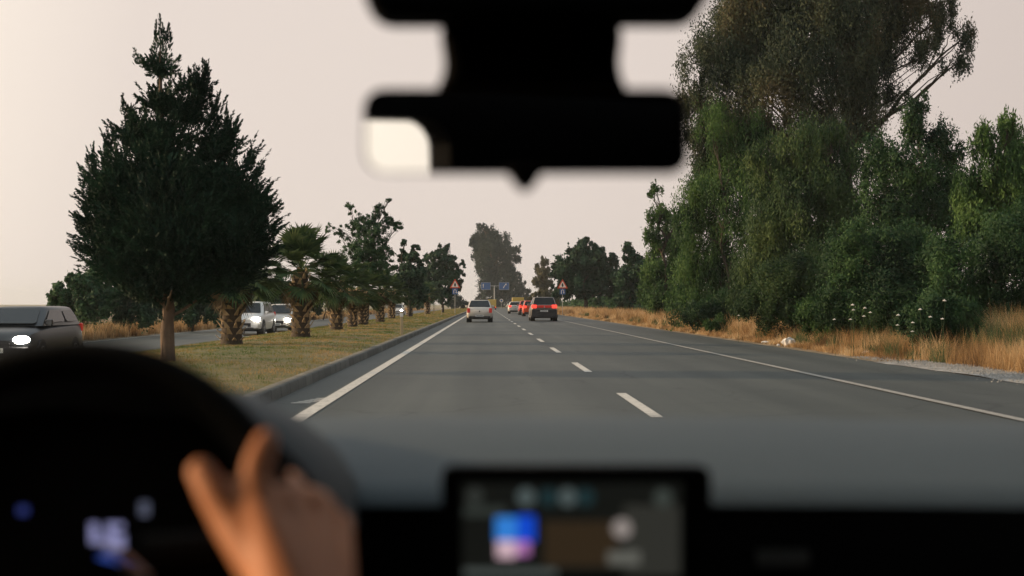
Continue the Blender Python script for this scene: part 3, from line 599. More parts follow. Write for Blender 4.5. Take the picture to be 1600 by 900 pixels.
# ---------------------------------------------------------------- vehicles
def lerp(a, b, t): return a+(b-a)*t
def car_proto(name, L, Wd, belt, roof, sp, body, tail='tail', head='head_off', two=None, plate=True, bar=False, badge=True):
    """front = +y. sp: dict rear, boot, hood lengths"""
    root = empty(name, (0, 0, 0)); w = Wd/2; y0, y1 = -L/2, L/2; c = .24
    prof = sp['prof']                                     # (fraction along length, width fraction, bottom z, top z)
    rings = []
    for t, wf, b, tp in prof:
        y = lerp(y0, y1, t); ww = w*wf; h = tp-b
        half = [(ww*.80, b), (ww*.95, b+.05*h), (ww, b+.25*h), (ww*.998, b+.50*h), (ww*.975, b+.74*h), (ww*.93, b+.90*h), (ww*.80, tp), (ww*.4, tp+.018)]
        rings.append([(x, y, z) for x, z in half]+[(-x, y, z) for x, z in reversed(half)])
    mb = MB(); mb.rings(rings)
    # cabin
    rb, rt, ft, fb = sp['cab']                            # y fractions: rear base, rear top, front top, front base
    yb = [lerp(y0, y1, q) for q in (rb, rt, ft, fb)]; wb, wt = w*.90, w*.72
    zb = belt-.03
    def cabring(z, k, wk):
        ya = lerp(yb[0], yb[1], k); yd = lerp(yb[3], yb[2], k); r = .10
        return [(wk-r*.6, ya, z), (wk, ya+r, z), (wk, (ya+yd)/2, z), (wk, yd-r*1.2, z), (wk-r, yd, z), (-(wk-r), yd, z), (-wk, yd-r*1.2, z), (-wk, (ya+yd)/2, z), (-wk, ya+r, z), (-(wk-r*.6), ya, z)]
    mb.rings([cabring(zb, 0, wb), cabring(lerp(zb, roof, .5), .5, lerp(wb, wt, .42)), cabring(roof-.08, .93, wt*1.03), cabring(roof-.04, .99, wt*.98), cabring(roof-.012, 1.08, wt*.84), cabring(roof, 1.25, wt*.55)])
    mb.build('body', body, root, smooth=True)
    if two is not None:                                   # dark lower cladding
        q = MB(); 
        for sx in (-1, 1): q.box((sx*w*.985-.02, y0*.96, .22), (sx*w*.985+.025, y1*.96, .42))
        q.box((-w*.93, y0-.03, .24), (w*.93, y0+.1, sp.get('cl', .56))); q.box((-w*.93, y1-.1, .24), (w*.93, y1+.03, .5)); q.build('cladding', two, root, bevel=.03)
    # glass
    def pane(nm, a, b, c_, d, ins=.06, off=.006):
        a, b, c_, d = map(Vector, (a, b, c_, d)); cen = (a+b+c_+d)/4; nrm = (b-a).cross(d-a).normalized()
        if nrm.dot(cen-Vector((0, (yb[1]+yb[2])/2, (zb+roof)/2))) < 0: nrm = -nrm
        pts = []
        for p, q1, q2 in ((a, b, d), (b, a, c_), (c_, d, b), (d, c_, a)):
            u = (q1-p); v = (q2-p); lu, lv = u.length, v.length; base = p+u*min(.45, ins*1.2/lu)+v*min(.45, ins/lv)
            pts += [base+u*.03/lu*0+v*min(.4, .06/lv), base+u*min(.4, .07/lu)] if p in (a, c_) else [base+u*min(.4, .07/lu), base+v*min(.4, .06/lv)]
        m = MB(); pts = [p_+nrm*off for p_ in pts]; m.rings([pts, [p_+nrm*.008 for p_ in pts]]); return m.build(nm, M['glass'], root)
    zt = roof-.06; kt = .94; wm = lerp(wb, wt, .97)
    yA, yB_ = lerp(yb[0], yb[1], kt), lerp(yb[3], yb[2], kt)
    pane('rear_window', (-wb+.04, yb[0], zb+.02), (wb-.04, yb[0], zb+.02), (wm-.03, yA, zt+.01), (-wm+.03, yA, zt+.01), .018, .024)
    pane('windscreen', (-wb+.06, yb[3], zb+.02), (wb-.06, yb[3], zb+.02), (wm-.06, yB_, zt), (-wm+.06, yB_, zt), .05, .022)
    ymid = (yb[1]+yb[2])/2
    for sx in (-1, 1):
        pane('side_window', (sx*wb, yb[0]+.18, zb+.04), (sx*wb, ymid, zb+.04), (sx*wm, ymid, zt-.02), (sx*wm, yA+.14, zt-.02), .05, .03)
        pane('side_window', (sx*wb, ymid, zb+.04), (sx*wb, yb[3]-.2, zb+.04), (sx*wm, yB_-.14, zt-.02), (sx*wm, ymid, zt-.02), .05, .03)
        m = MB(); m.box((sx*(w+.02)-.09, yb[3]-.35, belt-.02), (sx*(w+.02)+.09, yb[3]-.25, belt+.13)); m.build('door_mirror', body, root, bevel=.025)
        m = MB(); yy = (y0+.015 if not sp.get('tin') else y0+.02); x0, x1 = [w*q_ for q_ in sp.get('tx', (.56, .94))]; h0, h1 = sp['tl']
        m.box((min(sx*x0, sx*x1), y0-.025, h0), (max(sx*x0, sx*x1), y0+.12, h1)); m.build('tail_light', M[tail], root, bevel=.025)
        m = MB(); h0, h1 = sp['hl']; hx, hh = sx*w*.72, (h0+h1)/2; m.rings([[(hx+math.cos(q*PI/8)*w*.19*k_, yq, hh+math.sin(q*PI/8)*(h1-h0)*.52*k_) for q in range(16)] for yq, k_ in ((y1-.2, 1), (y1-.01, 1), (y1+.03, .8), (y1+.045, .4))]); m.build('headlight', M[head], root, smooth=True)
        for yy in (y0+.82, y1-.85):
            rr = sp.get('wr', .31); t = MB(); n = 24
            def cir(x, r): return [(x, yy+r*math.cos(2*PI*i/n), rr+r*math.sin(2*PI*i/n)) for i in range(n)]
            xi, xo = sx*(w-.21), sx*(w+.004)
            t.rings([cir(xi, rr*.62), cir(xi, rr*.95), cir(xi+sx*.02, rr), cir(xo-sx*.02, rr), cir(xo, rr*.95), cir(xo, rr*.66)])
            wh = t.build('wheel', M['tyre'], root, smooth=True)
            t = MB(); t.rings([cir(xo-sx*.06, rr*.6), cir(xo+sx*.003, rr*.64), cir(xo+sx*.006, rr*.60), cir(xo-sx*.03, rr*.52), cir(xo-sx*.03, rr*.05)])
            for i in range(5):
                a = 2*PI*i/5; ce = Vector((xo-sx*.012, yy, rr)); e = ce+Vector((0, math.cos(a), math.sin(a)))*rr*.55; t.tube([ce, e], [.035, .022], 6)
            t.build('rim', M['rim'], wh)
            t = MB(); xq = sx*(w*.985); t.rings([cir(xq-sx*.3, rr*1.16), cir(xq+sx*.010+sx*.004, rr*1.16)]); t.build('wheel_arch', M['trim'], root)
    m = MB(); m.box((-w*.82, y0-.035, .26), (w*.82, y0+.1, .40)); m.build('bumper', M['trim'] if two is None else two, root, bevel=.03)
    m = MB(); m.box((-w*.45, y1-.1, .42), (w*.45, y1+.02, .60))
    for i in range(3): m.box((-w*.6, y1-.1, .27+i*.045), (w*.6, y1+.028, .295+i*.045))
    m.build('grille', M['trim'], root, bevel=.006)
    if bar:
        m = MB(); m.box((-w*.60, y0-.022, sp['tl'][0]+.03), (w*.60, y0+.05, sp['tl'][1]-.03)); m.build('light_bar', M['tail'], root, bevel=.01)
    pz = sp.get('pz', .62)
    for yy, z in ((y0-.040, pz), (y1+.035, .42)):
        sy = -1 if yy < 0 else 1
        m = MB(); m.box((-.26, yy-.008, z-.057), (.26, yy+.008, z+.057)); pl = m.build('number_plate', M['plate'], root)
        m = MB()
        for i in range(8):
            m.box((-.20+i*.052, yy+sy*.008-.002, z-.032), (-.17+i*.052, yy+sy*.008+.003, z+.032))
        m.build('plate_characters', M['black'], pl)
    if badge:
        m = MB(); z = sp['tl'][0]+(sp['tl'][1]-sp['tl'][0])*.3; m.prism([(0, z-.06), (.045, z), (0, z+.06), (-.045, z)], y0-.03, y0+.03); m.build('badge', M['chrome'] if bar else M['trim'], root)
    m = MB(); m.box((-w*.78, y0+.5, .2), (w*.78, y1-.5, .32)); m.build('underbody', M['trim'], root)
    return root
SEDAN = dict(prof=[(0, .84, .42, .86), (.012, .91, .34, .93), (.05, .96, .26, .965), (.15, 1, .22, .97), (.5, 1, .2, .95), (.75, .99, .2, .91), (.9, .95, .22, .83), (.975, .88, .26, .73), (1, .78, .32, .62)],
             cab=(.085, .25, .60, .78), tl=(.62, .92), hl=(.56, .74), pz=.43, wr=.30, tx=(.72, .95))
SUVS = dict(prof=[(0, .90, .45, 1.06), (.012, .95, .36, 1.12), (.05, .98, .28, 1.14), (.2, 1, .25, 1.13), (.6, 1, .25, 1.10), (.78, .99, .26, 1.07), (.9, .96, .28, 1.0), (.975, .90, .3, .88), (1, .82, .36, .76)],
            cab=(.02, .09, .58, .76), tl=(.90, 1.13), hl=(.72, .88), pz=.70, wr=.36, cl=.80)
HATCH = dict(prof=[(0, .88, .42, .98), (.012, .93, .34, 1.02), (.05, .97, .26, 1.03), (.2, 1, .22, 1.03), (.6, 1, .2, 1.0), (.78, .99, .2, .95), (.9, .95, .22, .87), (.975, .88, .26, .76), (1, .78, .32, .64)],
             cab=(.02, .10, .56, .77), tl=(.80, 1.02), hl=(.58, .76), pz=.60, wr=.31)
def place(o, px, Y, z, label, cat, group, rz=0, x=None):
    o.location = (PX(px, Y) if x is None else x, Y, z); o.rotation_euler.z = rz; tag(o, label, cat, group)
AH = 'cars driving ahead'
place(car_proto('saloon_car', 4.3, 1.70, .97, 1.45, SEDAN, M['silver']), 749.5, 83+2.1, .012, 'silver saloon car driving ahead in the left lane', 'car', AH)
place(car_proto('sport_utility_vehicle', 4.6, 1.88, 1.08, 1.68, SUVS, M['champ'], tail='tail_on', two=M['trim'], bar=True), 848, 89+2.3, .012, 'dark grey sport utility vehicle with a lit red light bar across its tail', 'car', AH)
place(car_proto('hatchback', 3.9, 1.68, 1.0, 1.50, HATCH, M['orange'], tail='tail_on'), 829, 126, .012, 'bright orange red hatchback just ahead of the grey utility vehicle', 'car', AH)
place(car_proto('hatchback', 4.0, 1.75, 1.02, 1.56, HATCH, M['redp'], tail='tail_on', two=M['trim']), 822, 142, .012, 'darker red car driving in front of the orange red hatchback', 'car', AH)
place(car_proto('hatchback', 4.1, 1.75, 1.0, 1.48, HATCH, M['whitep'], tail='tail_on'), 804.5, 160, .012, 'white hatchback driving in front of the red cars', 'car', AH)
ON = 'oncoming cars with headlights on'
place(car_proto('sport_utility_vehicle', 4.6, 1.85, 1.05, 1.66, SUVS, M['whitep'], head='head_on', badge=False), 392, 65, -.335, 'white oncoming car with glaring headlights behind the thick palm trunk', 'car', ON, PI)
c2 = car_proto('hatchback', 4.1, 1.72, 1.0, 1.54, HATCH, M['silver'], head='head_on', badge=False)
place(c2, 441, 73, -.335, 'silver oncoming car following the white one between two palms', 'car', ON, PI)
place(copy_tree(c2), 630, 178, -.335, 'distant oncoming car showing one headlight above the reflector post', 'car', ON, PI, x=PX(628, 178)-.55)
place(car_proto('hatchback', 4.2, 1.80, 1.02, 1.48, HATCH, M['darkp'], head='head_on', two=M['trim'], badge=False), 38, 33, -.335, 'dark oncoming car with a glaring headlight at the left edge of the picture', 'car', ON, PI)
def van_proto():
    root = empty('delivery_van', (0, 0, 0))
    MB().box((-.85, -2.3, .55), (.85, .9, 2.15)).build('cargo_box', M['yellow'], root, bevel=.04)
    b = MB(); b.rings([[(-.8, y, .4), (.8, y, .4), (.8, y, h), (-.8, y, h)] for y, h in ((.92, 1.9), (1.5, 1.85), (1.95, 1.15), (2.4, 1.0))]); b.build('cab', M['yellow'], root, bevel=.05)
    MB().box((-.75, -2.2, .38), (.75, 2.2, .54)).build('chassis', M['trim'], root)
    for sx in (-1, 1):
        for yy in (-1.5, 1.5):
            t = MB(); n = 18; t.rings([[(x, yy+.36*math.cos(2*PI*i/n), .36+.36*math.sin(2*PI*i/n)) for i in range(n)] for x in (sx*.62, sx*.84)]); t.build('wheel', M['tyre'], root)
        MB().box((sx*.7-.08, -2.34, .42), (sx*.7+.08, -2.28, .56)).build('tail_light', M['tail_on'], root)
    MB().box((-.25, -2.33, .40), (.25, -2.29, .51)).build('number_plate', M['plate'], root)
    MB().box((-.72, -2.315, .75), (-.02, -2.302, 2.0)).box((.02, -2.315, .75), (.72, -2.302, 2.0)).build('rear_doors', M['yellow'], root)
    return root
v1 = van_proto(); place(v1, 809, 188, .012, 'yellow box van showing above the white hatchback', 'van', 'yellow vans far ahead')
v2 = copy_tree(v1); place(v2, 769, 272, .012, 'small distant yellow van beside the silver saloon', 'van', 'yellow vans far ahead')

# ---------------------------------------------------------------- signs and posts
def tri(x, z, s, dy0, dy1, mb): mb.prism([(x-s*.5, z-s*.29), (x+s*.5, z-s*.29), (x, z+s*.577)], dy0, dy1); return mb
def warn(px, Y, z0, label):
    x = PX(px, Y); root = empty('warning_sign', (x, Y, z0)); tag(root, label, 'road sign', 'triangular warning signs')
    MB().tube([(0, .05, -.2), (0, .05, 3.2)], .03, 8).build('post', M['steel'], root)
    zc = 3.25-z0
    b = tri(0, zc, 1.15, -.02, .01, MB()).build('board', M['red'], root); tri(0, zc, .78, -.028, -.0205, MB()).build('board_face', M['signwhite'], b)
    m = MB(); m.prism([(-.05, zc-.17), (.05, zc-.17), (.11, zc+.02), (.04, zc+.24), (-.04, zc+.24), (-.11, zc+.02)], -.036, -.0285); m.build('symbol', M['black'], b)
    q = MB().box((-.30, -.02, zc-1.0), (.30, .01, zc-.38)).build('plate', M['blue'], root)
    m = MB(); m.tube([(-.13, -.03, zc-.92), (-.13, -.03, zc-.62), (-.08, -.03, zc-.53), (0, -.03, zc-.50), (.08, -.03, zc-.53), (.13, -.03, zc-.62), (.13, -.03, zc-.8)], .028, 6)
    m.prism([(.05, zc-.78), (.21, zc-.78), (.13, zc-.92)], -.04, -.0285); m.build('arrow', M['signwhite'], q)
warn(879, 140, 0, 'triangular warning sign with blue plate at the right edge of the road')
warn(711, 138, .15, 'triangular warning sign with blue plate in front of the dark trees on the central reservation')
def gantry():
    Y = 375; x = PX(772.5, Y); root = empty('direction_sign', (x, Y, -.1)); tag(root, 'two blue direction boards on a T shaped post far ahead', 'road sign')
    MB().tube([(0, 0, -.3), (0, 0, 6.75)], [.2, .14], 10).build('post', M['steel'], root)
    MB().tube([(-3.9, 0, 6.6), (4.1, 0, 6.6)], .09, 8).build('crossbar', M['steel'], root)
    for k, (a, b) in enumerate(((752, 766), (780, 795))):
        x0, x1 = PX(a, Y)-x, PX(b, Y)-x; z0, z1 = 5.55, 7.55
        bd = MB().box((x0, -.2, z0), (x1, -.12, z1)).build('board', M['blue'], root)
        MB().box((x0-.09, -.195, z0-.09), (x1+.09, -.125, z0)).box((x0-.09, -.195, z1), (x1+.09, -.125, z1+.09)).box((x1, -.195, z0), (x1+.09, -.125, z1)).box((x0-.09, -.195, z0), (x0, -.125, z1)).build('board_edge', M['steel'], bd)
        m = MB()
        if k == 0: m.box((x0+.5, -.23, z0+.5), (x0+.66, -.203, z0+1.4)); m.prism([(x0+.38, z0+1.25), (x0+.78, z0+1.25), (x0+.58, z0+1.7)], -.24, -.204)
        else: m.tube([(x0+1.2, -.21, z0+.4), (x0+1.5, -.21, z0+1.0), (x0+1.9, -.21, z0+1.5)], .1, 6); m.prism([(x0+1.6, z0+1.55), (x0+2.1, z0+1.2), (x0+2.1, z0+1.75)], -.24, -.204)
        m.build('arrow', M['signwhite'], bd)
gantry()
def round_sign():
    Y = 300; x = PX(783.5, Y); root = empty('round_sign', (x, Y, 0)); tag(root, 'small round sign on a thin post far ahead, right of the T shaped post', 'road sign')
    MB().tube([(0, 0, -.2), (0, 0, 2.1)], .045, 8).build('post', M['steel'], root)
    n = 24; m = MB(); m.rings([[(.42*math.cos(2*PI*i/n), y, 2.0+.42*math.sin(2*PI*i/n)) for i in range(n)] for y in (-.09, -.06)]); b = m.build('board', M['signwhite'], root)
    m = MB(); m.rings([[(.26*math.cos(2*PI*i/n), y, 2.0+.26*math.sin(2*PI*i/n)) for i in range(n)] for y in (-.10, -.092)]); m.build('symbol', M['blue'], b)
round_sign()
def post(px, Y, h, label, x=None, z=None, w=.05):
    x = PX(px, Y); z = medz(x) if z is None else z; root = empty('marker_post', (x, Y, z)); tag(root, label, 'marker post', 'marker posts')
    MB().box((-w, -w*.6, -.1), (w, w*.6, h)).build('post', M['woodpost'], root, bevel=.01)
    MB().box((-w*1.1, -w*.75, h*.78), (w*1.1, w*.75, h*.93)).build('reflector_band', M['white'], root, bevel=.004)
post(627.5, 44, .82, 'pale marker post standing alone on the edge of the lawn near the kerb', w=.05)
post(664, 110, .75, 'first small marker post beyond the last palm'); post(678, 128, .75, 'small marker post below the rounded dark trees'); post(690, 118, .7, 'small marker post nearest the warning sign on the lawn')
post(307, 78, 1.0, 'thin marker post in the dry grass beyond the opposite road', z=-.3)

# ---------------------------------------------------------------- flowers and litter
def flower_proto():
    root = empty('wild_flower', (0, 0, 0)); MB().tube([(0, 0, 0), (.02, 0, .5), (0, .02, .98)], [.006, .005, .003], 5).build('stem', M['weed'], root)
    m = MB()
    for i in range(26):
        a = i*2.4; r = .0085*math.sqrt(i); c = Vector((r*math.cos(a), r*math.sin(a), 1.0-.5*r)); m.tube([c-Vector((0, 0, .006)), c, c+Vector((0, 0, .006))], [.003, .009, .003], 6)
        if i % 4 == 0: m.tube([(0, .02, .97), c], [.002, .002], 3)
    m.build('flower_head', M['white'], root); return root
fp = flower_proto()
fl = [(1334, 475, 'highest white umbel of the left cluster, before the dark shrub'), (1352, 480, 'white umbel between the highest one and the wide pair'), (1333, 483, 'white umbel hanging just under the highest one'), (1360, 487, 'white umbel on the right of the left cluster'),
      (1349, 493, 'wide pale umbel in the heart of the left cluster'), (1329, 498, 'lowest umbel of the left cluster'), (1305, 498, 'umbel half sunk in golden grass above the litter'), (1474, 468, 'single high umbel against the dark shrub on the right'),
      (1438, 482, 'umbel topping the brown stalks right of the cluster'), (1403, 491, 'umbel at the left side of the brown stalks'), (1427, 503, 'small umbel amid the brown stalks'), (1453, 494, 'tiny umbel right of the brown stalks'),
      (1402, 507, 'umbel low beside the brown stalks'), (1426, 517, 'lowest umbel right of the cluster'), (1154, 492, 'lone umbel before the dark low shrub'), (1472, 497, 'faint umbel under the single high one')]
for i, (px, py, lb) in enumerate(fl):
    Y = 26.6 if px > 1380 else 29.5 if px > 1200 else 40; Y += random.uniform(-.6, .6); p = P(px, py, Y); z0 = float(zr(p.x)); o = fp if i == 0 else copy_tree(fp); sc = p.z-z0
    o.location = (p.x, Y, z0); o.scale = (.85, .85, sc); o.rotation_euler = (random.uniform(-.03, .03), 0, random.uniform(0, 6)); tag(o, lb, 'flower', 'white wild flowers in the verge')
def crumple(name, label, cat, px, py, w, h, m):
    p = P(px, py, 10); t = 1.19/(1.2-p.z)*1; d = (p-EYE); q = EYE+d*(1.19/-d.z)
    bm = bmesh.new(); bmesh.ops.create_icosphere(bm, subdivisions=3, radius=1)
    for v in bm.verts:
        k = 1+.28*math.sin(v.co.x*5+px)*math.cos(v.co.y*6)+random.uniform(-.12, .12); v.co = Vector((v.co.x*w*k, v.co.y*w*.7*k, max(v.co.z, -.75)*h*k+h*.7))
    me = bpy.data.meshes.new(name); bm.to_mesh(me); bm.free(); o = link(name, me, m); o.location = (q.x, q.y, .0); tag(o, label, cat, 'litter on the right shoulder'); return o
crumple('plastic_bag', 'crumpled white plastic bag lying at the edge of the dry grass', 'litter', 1232, 539, .17, .13, M['white'])
crumple('paper_scrap', 'small white scrap of paper on the shoulder right of the plastic bag', 'litter', 1353, 553, .07, .05, M['white'])
crumple('paper_scrap', 'flat pale scrap just left of the plastic bag', 'litter', 1196, 535, .12, .03, M['white'])
crumple('paper_scrap', 'tiny white crumb of litter between the flat scrap and the plastic bag', 'litter', 1216, 540, .045, .035, M['white'])

# ---------------------------------------------------------------- the car one sits in
car = empty('car', (0.03, 1.0, 0)); tag(car, 'dark interior of the car in front of the camera, with dashboard, steering wheel and mirror', 'car interior')
def child(o): o.matrix_parent_inverse = Matrix.Translation(-car.location); return o
def cpart(mb, name, m, smooth=False, bevel=0): return child(mb.build(name, m, car, smooth, bevel))
def sub(mb, name, m, parent, smooth=False, bevel=0):
    return mb.build(name, m, parent, smooth, bevel)
def pxpoly(pts, Y): return [((q := P(a, b, Y)).x, q.z) for a, b in pts]
# dashboard
prof = [(1.95, 1.00), (1.86, 1.033), (1.76, 1.046), (1.66, 1.043), (1.56, 1.034), (1.47, 1.020), (1.41, 1.007), (1.37, .996), (1.362, .986), (1.375, .978), (1.40, .97), (1.40, .60), (1.95, .60)]
d = MB(); xs = np.linspace(-.74, .80, 40); rings = []
for x in xs:
    u = x/.8; rings.append([(x, y+.03*u*u*(-1 if y > 1.5 else .3), z-.010*u*u) for y, z in prof])
d.rings(rings); cpart(d, 'dashboard', M['dash'], smooth=True)
f = MB()
f.box((-.70, 1.368, .62), (.77, 1.398, .984)); cpart(f, 'fascia', M['cabin'], bevel=.008)
# instrument hood
hood = [(-220, 800), (-170, 665), (-80, 610), (60, 592), (220, 590), (320, 601), (392, 622), (448, 652), (498, 694), (540, 750), (562, 830), (545, 840), (520, 770), (470, 715), (400, 672), (300, 645), (100, 636), (-60, 650), (-130, 700), (-170, 810)]
h = MB(); lipf = [(-215, 805), (-168, 668), (-78, 600), (60, 578), (220, 580), (300, 604), (368, 640), (420, 680), (468, 726), (506, 780), (530, 832), (522, 840), (510, 800), (455, 728), (390, 682), (300, 650), (100, 636), (-60, 650), (-130, 700), (-170, 810)]
hood[5:11] = [(312, 599), (398, 616), (468, 652), (526, 700), (558, 752), (562, 822)]
h.rings([[(x, Y_, z) for x, z in pxpoly([(c_[0]*(1-k_)+a_*k_, c_[1]*(1-k_)+b_*k_+dn) for (a_, b_), c_ in zip(hood, lipf)], Y_)] for Y_, k_, dn in ((1.20, 0, 2), (1.215, .25, 0), (1.28, .7, 0), (1.38, 1, 0), (1.60, 1, 24))])
cpart(h, 'instrument_hood', mat('hood_plastic', (.024, .032, .035), .65, 0, .25), smooth=True)
c = MB(); fp_ = pxpoly([(-215, 805), (-168, 668), (-78, 600), (60, 578), (220, 580), (300, 604), (368, 640), (420, 680), (468, 726), (506, 780), (530, 832), (522, 840), (510, 800), (455, 728), (390, 682), (300, 650), (100, 636), (-60, 650), (-130, 700), (-170, 810)], 1.196); c.prism(fp_, 1.192, 1.199); cpart(c, 'hood_lip', M['cabin'])
c = MB(); c.prism(pxpoly([(-160, 990), (-165, 700), (-60, 640), (300, 636), (400, 665), (520, 770), (560, 990)], 1.24), 1.265, 1.285); cl = cpart(c, 'instrument_panel', M['cabin'])
def glow(parent, name, pts, Y, col, s, th=.003):
    m = MB(); m.prism(pxpoly(pts, Y), Y, Y+th); return sub(m, name, emi(name, col, s), parent)
def rb(a, b, c_, d_): return [(a, d_), (c_, d_), (c_, b), (a, b)]
Yc = 1.262
glow(cl, 'speed_digits', [(140, 818), (152, 818), (152, 842), (166, 842), (166, 818), (192, 818), (192, 826), (178, 826), (178, 836), (194, 836), (194, 858), (166, 858), (166, 850), (140, 850)], Yc, (.55, .55, 1.0), .42)
glow(cl, 'gauge_bar', [(150, 872), (160, 866), (214, 878), (205, 888)], Yc, (.05, .12, .6), .55)
glow(cl, 'gauge_mark', rb(218, 785, 232, 806), Yc, (.5, .55, .8), .16); glow(cl, 'gauge_mark', rb(28, 792, 42, 804), Yc, (.1, .15, .7), .22); glow(cl, 'gauge_mark', rb(272, 872, 288, 886), Yc, (.3, .4, .8), .06)
# centre screen
s0 = MB(); s0.prism([((q := P(a, b, 1.22)).x, q.z) for a, b in [(690, 990)] + [(690, 745), (694, 734), (706, 730), (1095, 730), (1107, 734), (1111, 745), (1111, 990)]], 1.22, 1.245); scr = cpart(s0, 'touchscreen', M['cabin'])
Ys = 1.2185
def sg(name, pts, col, s, k=0): return glow(scr, name, pts, Ys-.0006*k, col, s, .0015)
def disc(cx, cy, r, n=20): return [(cx+r*math.cos(2*PI*i/n), cy+r*math.sin(2*PI*i/n)) for i in range(n)]
sg('display', rb(722, 755, 1066, 900), (.55, .60, .50), .012, 0)
sg('panel_tint', rb(850, 815, 965, 885), (.65, .42, .22), .045, 3); sg('panel_tint', rb(975, 790, 1062, 900), (.5, .5, .42), .055, 3)
for cx in (822, 887): sg('icon', disc(cx, 777, 14), (.38, .5, .5), .17, 6)
for cx in (857, 915): sg('icon', disc(cx, 777, 14), (.12, .3, .34), .09, 6)
sg('album_art', rb(774, 808, 808, 845), (.05, .32, 1.0), .62, 6); sg('album_art', rb(808, 806, 836, 846), (.01, .10, .9), .62, 6); sg('album_art', rb(776, 845, 806, 872), (.95, .66, .75), .62, 6); sg('album_art', rb(806, 846, 828, 868), (.75, .30, .75), .5, 6)
sg('cover', disc(972, 826, 15), (.75, .65, .60), .34, 9); sg('cover', rb(950, 862, 1000, 882), (.6, .6, .52), .18, 9)
sg('icon', disc(742, 776, 13), (.4, .45, .4), .07, 6); sg('icon', disc(1036, 778, 14), (.4, .48, .42), .10, 6); sg('text_line', rb(725, 792, 790, 806), (.4, .48, .42), .07, 6); sg('text_line', rb(725, 889, 870, 900), (.5, .58, .54), .12, 6)
b = MB(); b.box((P(1182, 0, 1.362).x, 1.361, P(0, 890, 1.362).z), (P(1262, 0, 1.362).x, 1.368, P(0, 866, 1.362).z)); cpart(b, 'button', mat('button_grey', (.06, .06, .055), .5))
# steering wheel
WC = P(80, 897, 1.00); tilt = R(24); U = Vector((0, math.sin(tilt), math.cos(tilt))); X_ = Vector((1, 0, 0)); N_ = Vector((0, -math.cos(tilt), math.sin(tilt)))
RR = .179
def rimpt(a, r=RR): return WC + X_*r*math.cos(a) + U*r*math.sin(a)
m = MB(); n = 72; rg = []
for i in range(n+1):
    a = 2*PI*i/n; c0 = rimpt(a); o_ = (c0-WC).normalized(); rg.append([c0+(o_*math.cos(2*PI*k/14)+N_*math.sin(2*PI*k/14))*.0165 for k in range(14)])
m.rings(rg, cap=False); sw = cpart(m, 'steering_wheel', M['rimleather'], smooth=True)
m = MB(); hub = []
for y_, sc in ((-.02, .9), (.0, 1), (.02, .97), (.035, .8), (.042, .4)):
    hub.append([WC - U*.062 + N_*y_ + (X_*.085*math.cos(t)*(abs(math.cos(t))**-.35 if abs(math.cos(t)) > .05 else 1)*.92 + U*.055*math.sin(t)*(abs(math.sin(t))**-.35 if abs(math.sin(t)) > .05 else 1)*.92)*sc for t in [2*PI*(k+.5)/28 for k in range(28)]])
m.rings(hub); sub(m, 'airbag_cover', mat('airbag_plastic', (.010, .012, .011), .8, 0, .1), sw, smooth=True)
for a in (R(8), R(172), R(270)):
    m = MB(); m.tube([rimpt(a, .07), rimpt(a, .12)+N_*-.004, rimpt(a, .172)], [.02, .017, .014], 10); sub(m, 'spoke', M['rimleather'], sw, smooth=True)
m = MB(); m.tube([P(168, 858, .95), P(192, 872, .955), P(228, 905, .96)], [.0025, .004, .004], 8); sub(m, 'spoke_trim', mat('satin_trim', (.5, .52, .54), .3, .8), sw, smooth=True)
# mirror and its housing
MY = 1.06
Mc = P(820, 203, MY)
Tg = Vector((-.742, .40, 1.402)); M0 = P(672, 192, MY); din = (M0-EYE).normalized(); Nm = ((Tg-M0).normalized()-din).normalized()
sx = Vector((0, 0, 1)).cross(Nm).normalized(); sx = sx if sx.x > 0 else -sx; sz = sx.cross(Nm); sz = sz if sz.z > 0 else -sz
def onplane(px, py, off=0):                              # where the ray through a pixel meets the mirror plane
    d_ = (P(px, py, 1)-EYE); p0 = Mc+Nm*off; return EYE+d_*((p0-EYE).dot(Nm)/d_.dot(Nm))
def rr(x0, x1, y0, y1, r, n=7): return [(a, b) for a, b in rrect(x0, x1, y0, y1, r, n)]
out = rr(567, 1072, 138, 272, 34); m = MB(); r_f = [onplane(a, b) for a, b in out]; cen = sum(r_f, Vector())/len(r_f)
m.rings([r_f, [p-Nm*.012 for p in r_f], [cen+(p-cen)*.94-Nm*.028 for p in r_f], [cen+(p-cen)*.6-Nm*.042 for p in r_f]]); mir = cpart(m, 'rear_view_mirror', M['cabin'], smooth=True)
m = MB(); r_g = [cen+(p-cen)*.972+Nm*.001 for p in r_f]; m.rings([r_g, [p+Nm*.0015 for p in r_g]]); sub(m, 'mirror_glass', M['mirror'], mir)
m = MB(); m.prism(pxpoly([(788, 262), (852, 262), (838, 285), (826, 297), (817, 297), (804, 285)], 1.05), 1.045, 1.075); sub(m, 'dimming_lever', M['cabin'], mir, bevel=.003)
m = MB(); m.prism(pxpoly([(690, 10), (968, 10), (972, 60), (966, 110), (985, 150), (676, 150), (696, 110), (688, 60)], 1.12), 1.11, 1.20); cpart(m, 'mirror_mount', M['cabin'], bevel=.01)
m = MB(); m.prism(pxpoly(rr(566, 1110, -130, 27, 46), 1.08), 1.07, 1.13); cpart(m, 'overhead_console', M['cabin'], bevel=.008)
